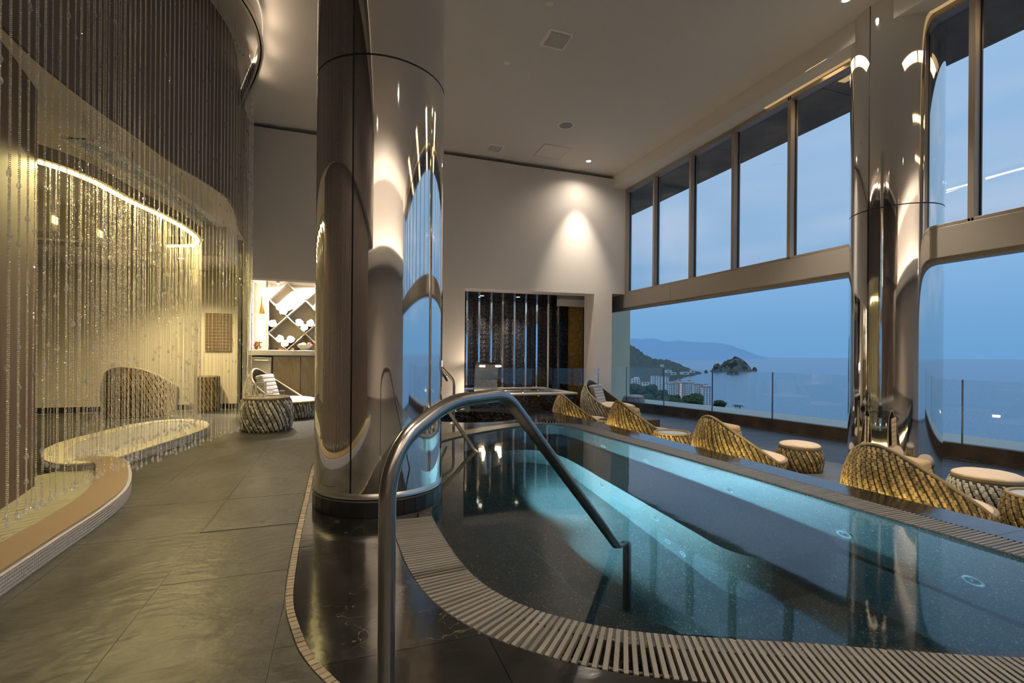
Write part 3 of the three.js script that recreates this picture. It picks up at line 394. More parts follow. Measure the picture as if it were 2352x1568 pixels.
// ------------------------------------------------------------------ refreshment niche
{
  const n = thing('towel_niche', 'glowing white wall niche with diamond shelves', 'shelf', [0, 0, 0]), nm = mat([0.78, 0.72, 0.62], 0.5), Z0 = -9.48, Z1 = -9.1;
  part('back', box2(-1.463, 0.9, 1.04, 2.25, -9.5, Z0), nm, n); part('frame', merge([box2(-1.463, -1.43, 1.04, 2.25, Z0, Z1 + 0.012), box2(0.868, 0.9, 1.04, 2.25, Z0, Z1 + 0.012), box2(-1.43, 0.868, 2.215, 2.25, Z0, Z1 + 0.012)]), whiteM, n);
  part('divider', box2(-1.205, -1.175, 1.04, 2.215, Z0, -9.13), nm, n); part('shelf', box2(-1.43, -1.205, 1.63, 1.655, Z0, -9.13), nm, n);
  const plank = (x0, y0, x1, y1) => { const l = Math.hypot(x1 - x0, y1 - y0); part('diagonal_shelf', bx(l, 0.018, 0.28).rotateZ(Math.atan2(y1 - y0, x1 - x0)).translate((x0 + x1) / 2, (y0 + y1) / 2, -9.34), nm, n); };
  // diamond lattice: crossings at (-0.885,1.63) and (-0.6,1.92) in shelf coordinates
  const d = 0.292, cx = -0.885, cy = 1.63, xm = -1.175, xM = 0.868, ym = 1.04, yM = 2.215;
  for (let k = -8; k <= 9; k++) { for (const s of [1, -1]) { const c = cy - s * cx + 2 * d * k; let pts = []; for (const x of [xm, xM]) { const y = s * x + c; if (y >= ym && y <= yM) pts.push([x, y]); } for (const y of [ym, yM]) { const x = (y - c) / s; if (x > xm && x < xM) pts.push([x, y]); } if (pts.length === 2) plank(...pts[0], ...pts[1]); } }
  const ls = thing('niche_light', 'bright spotlight bulb at the top of the towel niche', 'light', [-1.02, 2.2, -9.125]); part('housing', cyl(0.03, 0.03, 0.03, 20, 0, 0.0, 0), whiteM, ls); part('bulb', new THREE.SphereGeometry(0.022, 16, 10).translate(0, -0.022, 0), glow(white, 60), ls);
  spot([-1.02, 2.15, -9.12], [-0.95, 1.3, -9.40], white, 60, 1.35, 0.6); spot([-0.45, 2.18, -9.115], [-0.5, 1.2, -9.40], white, 40, 1.3, 0.7); spot([0.3, 2.18, -9.115], [0.2, 1.3, -9.42], white, 22, 1.2, 0.9);
  const le = thing('niche_strip_light', 'vertical light strip inside the left edge of the towel niche', 'light', [0, 0, 0]); part('strip', box2(-1.428, -1.42, 1.08, 2.18, -9.30, -9.28), glow(white, 6), le); area([-1.415, 1.62, -9.29], [0, 1.62, -9.42], white, 40, 0.03, 1.1);
  // counter and cabinets
  solo('counter_top', rbx(2.345, 0.085, 0.44, 0.004, -0.282, 0.998, -9.25), mat([0.55, 0.5, 0.42], 0.35), 'pale stone counter top under the towel niche', 'counter');
  const fr = thing('under_counter_fridge', 'small steel under-counter fridge with a bar handle', 'fridge', [-1.262, 0, -9.08]); part('body', bx(0.34, 0.95, 0.42, 0, 0.475, -0.22), blackM, fr); const dr = part('door', rbx(0.30, 0.80, 0.03, 0.006, 0, 0.52, 0.0), satinM, fr); part('handle', tube([[-0.10, 0.865, 0.015], [-0.10, 0.87, 0.045], [0.12, 0.87, 0.045], [0.12, 0.865, 0.015]], 0.013, 0.02, 10), chromeM, dr);
  for (const [x0, x1, l] of [[-1.085, -0.655, 'wood veneer cabinet beside the fridge'], [-0.65, -0.22, 'wood veneer cabinet second from the fridge'], [-0.215, 0.25, 'wood veneer cabinet third from the fridge'], [0.255, 0.88, 'wood veneer cabinet at the end of the counter']]) { const c = thing('base_cabinet', l, 'cabinet', [(x0 + x1) / 2, 0, -9.08]); const w = x1 - x0; part('body', bx(w, 0.95, 0.38, 0, 0.475, -0.22), woodM, c); const dd = part('door', muv(rbx(w - 0.006, 0.86, 0.02, 0.003, 0, 0.51, -0.01)), woodM, c); part('knob', new THREE.SphereGeometry(0.012, 12, 8).translate((l.includes('beside') ? 1 : -1) * (w / 2 - 0.05), 0.885, 0.012), satinM, dd); }
  // rolled towels
  const towelM = mat([0.82, 0.78, 0.70], 0.95), spiral = (() => { const e = []; const P = []; for (let i = 0; i <= 60; i++) { const a = i / 60 * Math.PI * 2 * 3.4, r = 0.008 + 0.055 * i / 60; P.push([Math.cos(a) * r, Math.sin(a) * r]); } const o = offset2(P, 0.012, false); const s = new THREE.Shape([...P, ...o.reverse()].map((p) => new THREE.Vector2(...p))); return new THREE.ExtrudeGeometry(s, { depth: 0.27, bevelEnabled: true, bevelSize: 0.002, bevelThickness: 0.003, bevelSegments: 1 }).translate(0, 0, -0.14); })();
  const spots = [[-1.0, 1.79, 'upper lit diamond'], [-0.87, 1.79, 'upper lit diamond'], [-0.935, 1.71, 'upper lit diamond'], [-0.59, 2.0, 'top triangle'], [-1.115, 1.5, 'left triangle'], [-0.69, 1.52, 'middle dark diamond'], [-0.515, 1.52, 'middle dark diamond'], [-0.60, 1.44, 'middle dark diamond'], [-1.0, 1.235, 'lower diamond'], [-0.825, 1.235, 'lower diamond'], [-0.91, 1.155, 'lower diamond'], [-0.42, 1.80, 'right diamond behind the column'], [-0.33, 1.235, 'right lower diamond behind the column'], [-0.24, 1.235, 'right lower diamond behind the column']];
  for (const [x, y, w] of spots) { const t = thing('rolled_towel', 'rolled white towel in the ' + w + ' of the niche', 'towel', [x, y, -9.29], 0, 'rolled towels in the niche'); t.scale.set(1.08, 1.08, 0.92); const q = part('roll', spiral, towelM, t); q.rotation.z = hash(Math.round(x * 100) + 500, Math.round(y * 100), 1) * 6; }
  const vase = thing('vase', 'slender gold bottle vase in the small niche compartment', 'vase', [-1.3, 1.655, -9.3]); part('body', lathe([[0.0, 0], [0.05, 0.002], [0.055, 0.03], [0.045, 0.08], [0.022, 0.16], [0.013, 0.22], [0.012, 0.29], [0.015, 0.30], [0.011, 0.298]], 32), mat([0.62, 0.42, 0.12], 0.35, 0.85), vase);
  const jar = thing('cookie_jar', 'lidded glass jar filled with brown biscuits on the counter', 'jar', [-1.345, 1.042, -9.26]); part('glass', lathe([[0.0, 0], [0.07, 0], [0.075, 0.02], [0.075, 0.16], [0.055, 0.18], [0.057, 0.19]], 32), clearM, jar); const lid = part('lid', lathe([[0.0, 0.225], [0.015, 0.22], [0.012, 0.205], [0.055, 0.195], [0.058, 0.188]], 28), clearM, jar);
  const bisM = mat([0.35, 0.17, 0.06], 0.8), be = []; for (let i = 0; i < 46; i++) { const a = rnd() * 6.28, r = 0.055 * Math.sqrt(rnd()); be.push(new THREE.SphereGeometry(0.017, 8, 6).scale(1.1, 0.6, 0.9).rotateX(rnd() * 3).rotateZ(rnd() * 3).translate(Math.cos(a) * r, 0.018 + 0.115 * rnd(), Math.sin(a) * r)); } const bis = part('biscuits', merge(be), bisM, jar, 'heap of brown biscuits'); bis.userData.kind = 'stuff';
  [[-1.225, 'folded white card beside the biscuit jar', 0], [-1.07, 'small glass pot of dark tea leaves on the counter', 1], [-0.97, 'small glass pot of orange preserve on the counter', 2], [-0.80, 'small glass pot of brown sugar on the counter', 3]].forEach(([x, l, k]) => { if (!k) { const c = thing('card', l, 'card', [x, 1.042, -9.2]); part('panel', bx(0.08, 0.002, 0.06).rotateX(1.0).translate(0, 0.025, 0.015), whiteM, c); part('panel', bx(0.08, 0.002, 0.06).rotateX(-1.0).translate(0, 0.025, -0.015), whiteM, c); return; } const c = thing('glass_pot', l, 'pot', [x, 1.042, -9.22]); part('glass', lathe([[0, 0], [0.04, 0], [0.045, 0.03], [0.036, 0.06], [0.038, 0.065]], 24), clearM, c); part('content', cyl(0.036, 0.036, 0.035, 20, 0, 0.021, 0), mat([[0.1, 0.07, 0.04], [0.5, 0.2, 0.06], [0.3, 0.2, 0.1]][k - 1], 0.8), c); part('lid', lathe([[0, 0.085], [0.01, 0.082], [0.008, 0.075], [0.034, 0.068]], 20), clearM, c); });
  const bowl = thing('fruit_bowl', 'white fluted oval fruit bowl on the counter', 'bowl', [-0.60, 1.042, -9.22]); part('bowl', lathe([[0, 0.004], [0.05, 0], [0.055, 0.01], [0.10, 0.05], [0.135, 0.095], [0.13, 0.095], [0.09, 0.05], [0, 0.016]], 40), whiteM, bowl);
  const fruit = (n, l, c, x, y, r, sx = 1) => { const f = thing(n, l, 'fruit', [-0.60 + x, 1.042 + y, -9.2], 0, 'fruit in the bowl'); part('flesh', new THREE.SphereGeometry(r, 16, 12).scale(sx, 0.95, 1), mat(c, 0.5), f); part('stem', cyl(0.003, 0.002, 0.014, 6, 0, r, 0), brownM, f); };
  fruit('lemon', 'yellow lemon in the fruit bowl', [0.75, 0.5, 0.07], -0.02, 0.10, 0.04, 1.2); fruit('orange', 'orange fruit beside the lemon in the bowl', [0.75, 0.3, 0.04], -0.07, 0.085, 0.038); fruit('apple', 'red apple in the fruit bowl', [0.5, 0.04, 0.04], 0.075, 0.105, 0.036);
  { const g = thing('grapes', 'bunch of dark red grapes in the fruit bowl', 'fruit', [-0.51, 1.15, -9.2]); for (let i = 0; i < 14; i++) part('grape', new THREE.SphereGeometry(0.014, 10, 8), mat([0.35, 0.03, 0.06], 0.35), g).position.set(rr(-0.04, 0.04), rr(-0.02, 0.02), rr(-0.03, 0.03)); }
}

// ------------------------------------------------------------------ bead curtain room on the left
const LOW = 2.85, bulkPath = curve2([[-1.70, 2.5], [-1.72, 0], [-1.78, -2.0], [-1.815, -3.2], [-1.828, -3.56], [-1.833, -3.94], [-1.798, -4.276], [-1.74, -4.66], [-1.676, -4.95], [-1.558, -5.59], [-1.43, -5.98], [-1.30, -6.55], [-1.30, -7.0], [-1.36, -7.6], [-1.45, -8.3], [-1.485, -9.08]], 160);
{
  struct('wall_bulkhead', wallPath(bulkPath, LOW, CEIL, -0.025), brownM, 'tall dark brown curved bulkhead behind the bead curtain', 'wall');
  const low = bulkPath.map(([x, z]) => [x - 0.012, z]); struct('ceiling_lower', muv(slab([...low, [-1.62, -9.09], [-1.62, -9.9], [-6.2, -9.9], [-6.2, 2.5]], LOW + 0.01, LOW + 0.11)), ceilM, 'low pale ceiling behind the bead curtain', 'ceiling');
  struct('wall_jamb', box2(-1.50, -1.466, 2.53, CEIL, -9.09, -9.0), brownM, 'narrow dark edge of the bulkhead at the far wall', 'trim'); struct('ceiling_foyer', muv(box2(-6.2, -1.62, 2.42, 2.96, -9.75, -8.2)), ceilM, 'dropped pale ceiling strip before the foyer wall', 'ceiling');
  struct('wall_foyer', muv(box2(-6.2, -1.62, -0.1, 2.96, -9.9, -9.75)), yellowWallM, 'pale foyer wall seen through the bead curtain', 'wall'); struct('baseboard_foyer', box2(-6.2, -1.62, 0, 0.09, -9.75, -9.735), darkM, 'dark baseboard of the foyer wall', 'baseboard');
  struct('wall_foyer_side', muv(box2(-1.62, -1.48, -0.1, 2.86, -9.9, -9.1)), wallM, 'narrow return wall beside the towel niche', 'wall');
  // long curved air grille in the low ceiling
  const gc = curve2([[150, 318], [225, 360], [300, 404], [400, 466], [470, 522], [497, 562]].map(([x, y]) => { const p = onY(x, y, LOW); return [p[0], p[2]]; }), 120), gr = thing('linear_grille', 'long curved slatted air grille in the low ceiling', 'grille'); part('frame', merge([wallPath(offset2(gc, -0.05, false), LOW - 0.008, LOW + 0.01, 0.07), wallPath(offset2(gc, 0.17, false), LOW - 0.008, LOW + 0.01, 0.07)]), whiteM, gr); part('duct_shade', wallPath(offset2(gc, 0.02, false), LOW + 0.004, LOW + 0.01, 0.15), darkM, gr);  // dark sheet between the frames is painted shade, no opening behind it
  for (let i = 0; i < 6; i++) part('blade', wallPath(offset2(gc, 0.032 + i * 0.022, false), LOW - 0.006, LOW + 0.004, 0.004), whiteM, gr); { const nn = normals2(gc), sg = bx(0.008, 0.010, 0.15); for (let i = 6; i < gc.length - 1; i += 6) { const o = part('divider', sg, whiteM, gr); o.position.set(gc[i][0] + nn[i][0] * 0.095, LOW, gc[i][1] + nn[i][1] * 0.095); o.rotation.y = Math.atan2(nn[i][0], nn[i][1]); } }
  // curtain track with light strip
  const tp = curve2([[-2.6, -4.2], [-2.3, -4.35], [-2.05, -4.58], [-1.93, -4.85], [-1.85, -5.37], [-1.72, -5.95], [-1.66, -6.5], [-1.69, -7.0], [-1.85, -7.35], [-2.15, -7.5]], 100), tr = thing('curtain_track', 'curved dropped track with a glowing light strip for the inner beads', 'track'); part('fascia', wallPath(offset2(tp, -0.05, false), 2.40, 2.50, 0.10), mat([0.16, 0.13, 0.07], 0.7), tr); { const e = []; for (let i = 8; i < tp.length; i += 16) e.push(rod([tp[i][0], 2.5, tp[i][1]], [tp[i][0], LOW + 0.01, tp[i][1]], 0.006, 8)); part('hanger_rods', merge(e), satinM, tr); } const led = part('light_strip', wallPath(offset2(tp, -0.02, false), 2.376, 2.398, 0.03), glow(rgb(1, 0.8, 0.32), 7), tr, 'glowing yellow light strip');
  for (let i = 6; i < tp.length; i += 11) { const p = tp[i]; area([p[0], 2.37, p[1]], [p[0], 0, p[1] - 0.001], gold, 140, 0.36, 0.06); }
  // stepped beams at the back of the foyer ceiling
  [[-7.7, -3.0], [-7.1, -3.2], [-6.5, -3.4], [-5.9, -3.6]].forEach(([z, x1], i) => { const b = thing('ceiling_beam', 'pale cross beam under the foyer ceiling with a lit end, ' + ['nearest the foyer wall', 'second from the foyer wall', 'third from the foyer wall', 'farthest from the foyer wall'][i], 'beam', [0, 0, 0], 0, undefined, 'structure'); part('beam', muv(box2(-6.2, x1, 2.42, LOW + 0.01, z - 0.16, z)), creamM, b); part('lit_end_light', box2(x1, x1 + 0.02, 2.50, 2.58, z - 0.14, z - 0.02), glow(gold, 2.5), b); });
  // dark curved wall at the near end
  const dw = curve2([[-1.9, 1.0], [-1.86, -1.5], [-1.87, -3.0], [-1.93, -3.7], [-2.06, -4.40]], 40); struct('wall_curved', wallPath(dw, 0.031, LOW + 0.01, -0.16), brownWallM, 'dark bronze curved wall end behind the bead curtain', 'wall');
  // wavy platform
  const topM = mat([0.21, 0.155, 0.085], 0.3), topLightM = mat([0.50, 0.46, 0.33], 0.35);
  const pa = curve2([[-1.5, 1.0], [-1.49, -1.5], [-1.5, -2.95], [-1.50, -3.43], [-1.53, -3.8], [-1.60, -4.1], [-1.73, -4.48], [-1.90, -4.86], [-2.1, -5.0]], 90), pf = thing('wavy_platform', 'low wavy platform with white mosaic riser under the bead curtain', 'platform');
  for (let r = 0; r < 6; r++) part('riser_row', muv(wallPath(offset2(pa, r % 1 * 0, false), 0.001 + r * 0.0133, 0.0125 + r * 0.0133, 0.03)), whiteMosaicM, pf); part('core', wallPath(offset2(pa, 0.004, false), 0, 0.082, 0.2), whiteMosaicM, pf); part('top', wallPath(offset2(pa, -0.006, false), 0.082, 0.095, 0.19), topM, pf); part('recess_floor', slab([...offset2(pa, 0.19, false), [-2.3, -4.6], [-1.95, -3.6], [-1.9, 1.0]], 0, 0.03), mat([0.30, 0.29, 0.18], 0.4, 0, { bumpMap: bumpMosaic, bumpScale: 0.004 }), pf);
  const lobe = curve2([[-1.87, -4.88], [-1.76, -5.25], [-1.69, -5.6], [-1.575, -6.16], [-1.52, -6.6], [-1.56, -7.0], [-1.72, -7.38], [-1.95, -7.62], [-2.2, -7.6], [-2.42, -7.3], [-2.56, -6.6], [-2.62, -6.1], [-2.55, -5.6], [-2.3, -5.07], [-2.08, -4.86]], 120, true); lobe.pop(); const sgn = Math.abs(area2(offset2(lobe, 0.01, true))) < Math.abs(area2(lobe)) ? 1 : -1, p2 = thing('round_platform', 'low oval platform with white mosaic riser below the inner beads', 'platform');
  for (let r = 0; r < 6; r++) part('riser_row', muv(slab(lobe, 0.001 + r * 0.0133, 0.0125 + r * 0.0133)), whiteMosaicM, p2); part('core', slab(offset2(lobe, 0.005 * sgn, true), 0, 0.081), whiteMosaicM, p2); part('top_ring', slab(offset2(lobe, -0.006 * sgn, true), 0.081, 0.094, [offset2(lobe, 0.17 * sgn, true)]), topLightM, p2); part('well', slab(offset2(lobe, 0.17 * sgn, true), 0.08, 0.085), whiteMosaicM, p2);
  // bead curtain: strands of faceted crystals with drops
  const bc = thing('bead_curtain', 'shimmering curtain of long crystal bead strands with glass drops', 'bead curtain', [0, 0, 0], 0, undefined, 'stuff');
  const beadM = mat([0.80, 0.76, 0.68], 0.10, 0, { transmission: 0.42, thickness: 0, ior: 1.6, flatShading: true }), dropM = mat([0.92, 0.92, 0.92], 0.02, 0, { transmission: 0.8, thickness: 0, ior: 1.6, flatShading: true });
  const outerPath = curve2([[-1.585, -2.1], [-1.60, -2.8], [-1.61, -3.3], [-1.61, -3.7], [-1.60, -4.1], [-1.595, -4.5], [-1.54, -4.95], [-1.46, -5.4], [-1.36, -5.9], [-1.24, -6.4], [-1.16, -6.85], [-1.15, -7.15], [-1.21, -7.5], [-1.33, -7.8]], 74), on = normals2(outerPath);
  const beads = [], drops = [], rot = new THREE.Euler(), qq = new THREE.Quaternion(), M = new THREE.Matrix4();
  const strand = (x, z, y0, y1, pitch, r, nd) => { const tilt = rr(-0.010, 0.010), tz = rr(-0.010, 0.010), ph = rnd(), L = y1 - y0; const dr = []; for (let k = 0; k < nd; k++) dr.push(y0 + L * rnd()); for (let y = y1; y > y0 + 0.03; y -= pitch) { const t = (y1 - y) / L, s = t * t; if (dr.some((d) => Math.abs(d - y) < 0.016)) continue; qq.setFromEuler(rot.set(rnd() * 6, rnd() * 6, rnd() * 6)); beads.push(M.clone().compose(V(x + tilt * s, y, z + tz * s), qq, V(r, r * 0.95, r))); } dr.push(y0 + 0.012); for (const d of dr) { const t = (y1 - d) / L, s = t * t, k = d < y0 + 0.02 ? 1 : rr(0.8, 1.1); qq.setFromEuler(rot.set(0, rnd() * 6, 0)); drops.push(M.clone().compose(V(x + tilt * s, d, z + tz * s), qq, V(k, k, k))); } };
  outerPath.forEach(([x, z], i) => { for (const [o, j] of [[0.0, 0], [-0.035, 0.016]]) { if (rnd() < 0.06) continue; const nx = on[i][0], nz = on[i][1]; strand(x - nx * o * 1 + nz * j, z - nz * o - nx * j, (z < -4.6 ? 0.035 : 0.11) + rnd() * 0.035, CEIL, 0.0102, 0.0048, 4); } });
  const ip = tp.slice(12), inn = normals2(ip); ip.forEach(([x, z], i) => { for (const o of [0.0, 0.03]) { if (o ? i % 2 : i % 3 === 1) continue; strand(x + inn[i][0] * o, z + inn[i][1] * o, 0.11 + rnd() * 0.06, 2.37, 0.0102, 0.0048, 2); } });
  const im = new THREE.InstancedMesh(new THREE.OctahedronGeometry(1, 0), beadM, beads.length); beads.forEach((m, i) => im.setMatrixAt(i, m)); im.name = 'beads'; im.castShadow = true; bc.add(im);
  const dg = strip(lathe([[0, 0.026], [0.003, 0.02], [0.010, 0.004], [0.0115, -0.004], [0.007, -0.013], [0, -0.016]], 8)); dg.computeVertexNormals(); const id = new THREE.InstancedMesh(dg, dropM, drops.length); drops.forEach((m, i) => id.setMatrixAt(i, m)); id.name = 'drops'; id.castShadow = true; bc.add(id);
  console.log('beads', beads.length, 'drops', drops.length);
  // steel ribbon cornice of the curtain canopy
  const rp = curve2([[-1.35, -7.75], [-1.2, -7.3], [-1.03, -6.8], [-0.90, -6.3], [-0.86, -5.9], [-0.90, -5.5], [-1.05, -5.0], [-1.2, -4.4], [-1.25, -3.6], [-1.1, -2.6], [-1.05, -1.5], [-1.2, 0], [-1.4, 1.5]], 120); const rib = thing('canopy_ribbon', 'dark polished steel ribbon curving round the top of the bead curtain', 'cornice'); part('band', wallPath(rp, 4.46, 4.72, 0.015), darkSteelM, rib); part('lip', wallPath(offset2(rp, -0.02, false), 4.46, 4.475, 0.06), satinM, rib); part('light_strip', wallPath(offset2(rp, -0.012, false), 4.722, 4.735, 0.03), glow(warm, 0.8), rib, 'cove light strip on top of the ribbon'); { const e = []; for (let i = 4; i < rp.length; i += 14) e.push(rod([rp[i][0], 4.72, rp[i][1]], [rp[i][0], CEIL, rp[i][1]], 0.008, 8)); part('hangers', merge(e), satinM, rib); } for (const i of [8, 16, 24, 34, 46, 60, 76]) area([rp[i][0] + 0.03, 4.75, rp[i][1]], [rp[i][0] + 2, 5.05, rp[i][1]], warm, 11, 0.9, 0.04);
  for (const [x, z, l] of [[-3.3, -7.2, 'added fill downlight in the foyer ceiling between the beams'], [-2.3, -8.6, 'added fill downlight in the foyer ceiling before the louvred panel']]) { const t = thing('added_foyer_downlight', l, 'downlight', [x, z < -8.2 ? 2.42 : LOW + 0.01, z]); part('ring', lathe([[0.042, -0.001], [0.052, -0.007], [0.062, 0]], 24), whiteM, t); part('bulb', lathe([[0, -0.006], [0.042, -0.001]], 20), glow(warm, 10), t); spot([x, (z < -8.2 ? 2.42 : LOW) - 0.03, z], [x, 0, z - 0.2], gold.clone().lerp(warm, 0.4), 24, 1.1, 0.7); }  // downlights added to brighten the foyer behind the beads
  // louvred panel, drum armchair and woven basket in the foyer
  const lp = thing('wall_panel', 'brown louvred panel hung on the foyer wall', 'panel', [-2.03, 1.35, -9.73]); part('frame', bx(0.40, 0.66, 0.02), mat([0.16, 0.11, 0.06], 0.6), lp); for (let i = 0; i < 11; i++) part('louvre', bx(0.37, 0.04, 0.012).rotateX(0.4), mat([0.24, 0.17, 0.10], 0.6), lp).position.set(0, -0.28 + i * 0.056, 0.014);
}

// ------------------------------------------------------------------ terrace
const kerbPts = [[6.75, -12.0], [7.12, -11.2], [7.336, -10.49], [7.688, -9.014], [7.963, -7.452], [8.171, -5.893], [8.336, -4.545], [8.447, -3.725], [8.62, -2.0], [8.75, 0.0], [8.9, 4.9]], kerb = curve2(kerbPts, 240);
const kerbAt = (px) => { for (let i = 1; i < kerb.length; i++) { const a = kerb[i - 1], b = kerb[i], d = ray(px, 900), f = (p) => p[0] * d[2] - p[1] * d[0]; if (f(a) * f(b) <= 0) { const t = f(a) / (f(a) - f(b)); return [mix(a[0], b[0], t), mix(a[1], b[1], t)]; } } };
{
  const t = thing('floor_terrace', 'terrace of pale grey finely ribbed stone tiles below the pool ledge', 'floor', [0, 0, 0], 0, undefined, 'structure'); part('bed', box2(3.3, 9.0, TERR - 0.3, TERR - 0.015, -12.05, 5), grout, t);
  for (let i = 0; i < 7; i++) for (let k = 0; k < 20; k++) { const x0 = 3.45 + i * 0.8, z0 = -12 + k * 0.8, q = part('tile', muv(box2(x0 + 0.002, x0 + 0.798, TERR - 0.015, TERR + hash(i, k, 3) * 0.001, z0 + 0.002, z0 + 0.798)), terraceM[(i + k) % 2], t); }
  const k = thing('trim_5', 'low kerb of brown stone tiles under the glass railing', 'kerb', [0, 0, 0], 0, undefined, 'structure'); part('core', wallPath(kerb.map(([x, z]) => [x + 0.014, z]), TERR, TERR + 0.212, -0.2), grout, k);
  let acc = 0, s = 0; for (let i = 1; i < kerb.length; i++) { acc += Math.hypot(kerb[i][0] - kerb[i - 1][0], kerb[i][1] - kerb[i - 1][1]); if (acc > 0.58 || i === kerb.length - 1) { const seg = kerb.slice(s, i + 1); const m = seg.map((p, j) => j === 0 ? [mix(p[0], seg[1][0], 0.05), mix(p[1], seg[1][1], 0.05)] : p); part('kerb_tile', muv(slab([...m, ...offset2(m, -0.012, false).reverse()], TERR, TERR + 0.218)), kerbM, k); acc = 0; s = i; } }
  part('cap', wallPath(kerb, TERR + 0.213, TERR + 0.225, -0.13), kerbM, k);
  const ledge = struct('outer_ledge', wallPath(offset2(kerb, -0.21, false), TERR - 0.2, TERR + 0.19, -1.15), mat([0.50, 0.53, 0.48], 0.7), 'pale outer roof ledge beyond the glass railing', 'ledge');
  const pb = thing('pebble_strip', 'strip of small dark pebbles along the foot of the kerb', 'pebbles', [0, 0, 0], 0, undefined, 'stuff'), e = []; for (let i = 0; i < 520; i++) { const p = kerb[Math.floor(rnd() * 150)]; e.push(new THREE.IcosahedronGeometry(rr(0.008, 0.02), 0).scale(1.3, 0.6, 1).rotateY(rnd() * 6).translate(p[0] - 0.02 - 0.07 * rnd() * rnd(), TERR + 0.008, p[1] + rr(-0.1, 0.1))); } part('pebbles', merge(e), mat([0.16, 0.12, 0.09], 0.7), pb);
  const rail = thing('glass_railing', 'frameless glass railing along the terrace edge', 'railing'), y0 = TERR + 0.2, y1 = 0.692; const joints = [kerb[2], ...[1435, 1521, 1632, 1770, 1962, 2206].map(kerbAt), kerb[175], kerb[200], kerb[225], kerb[239]];
  for (let i = 0; i < joints.length - 1; i++) { const a = joints[i], b = joints[i + 1], l = Math.hypot(b[0] - a[0], b[1] - a[1]), o = part('glass_panel', bx(0.014, y1 - y0, l - 0.02), glassM, rail); o.position.set((a[0] + b[0]) / 2 + 0.05, (y0 + y1) / 2, (a[1] + b[1]) / 2); o.rotation.y = Math.atan2(b[0] - a[0], b[1] - a[1]); const p = part('joint_post', bx(0.03, y1 - y0, 0.014), darkSteelM, rail); p.position.set(b[0] + 0.05, (y0 + y1) / 2, b[1]); p.rotation.y = o.rotation.y; }
  // warm light strip under the pool ledge
  const led = thing('ledge_light', 'warm light strip hidden under the pool ledge behind the loungers', 'light'), lp = curve2(ledgeOut, 60); part('strip', wallPath(offset2(lp, 0.102, false), -0.20, -0.17, 0.012), glow(gold, 4), led);
  for (const z of [-7.6, -6.3, -5.0, -3.7, -2.4, -1.1]) { const p = lp.reduce((b, q) => Math.abs(q[1] - z) < Math.abs(b[1] - z) ? q : b); area([p[0] + 0.125, -0.19, p[1]], [p[0] + 1.4, -0.16, p[1]], gold, 36, 1.2, 0.05); }
}

// ------------------------------------------------------------------ woven furniture
const leafG = (() => { const hex = (k, y) => [[-0.5, -0.32], [-0.5, 0.1], [-0.34, 0.5], [0.5, 0.32], [0.5, -0.1], [0.34, -0.5]].map(([a, b]) => [a * k, b * k, y]); const lo = hex(1, 0), hi = hex(0.72, 1), pos = [], tri = (a, b, c) => pos.push(...a, ...b, ...c); for (let i = 0; i < 6; i++) { const j = (i + 1) % 6; tri(lo[j], lo[i], hi[j]); tri(hi[j], lo[i], hi[i]); } for (let i = 1; i < 5; i++) tri(hi[0], hi[i + 1], hi[i]); const g = new THREE.BufferGeometry(); g.setAttribute('position', new THREE.Float32BufferAttribute(pos, 3)); g.computeVertexNormals(); const n = g.attributes.normal; let s = 0; for (let i = 36; i < n.count; i++) s += n.getZ(i); if (s < 0) { for (let i = 0; i < pos.length; i += 9) for (let k = 0; k < 3; k++) { const t = pos[i + 3 + k]; pos[i + 3 + k] = pos[i + 6 + k]; pos[i + 6 + k] = t; } g.setAttribute('position', new THREE.Float32BufferAttribute(pos, 3)); g.computeVertexNormals(); } g.setAttribute('uv', new THREE.Float32BufferAttribute(new Float32Array(pos.length / 3 * 2), 2)); return g; })();
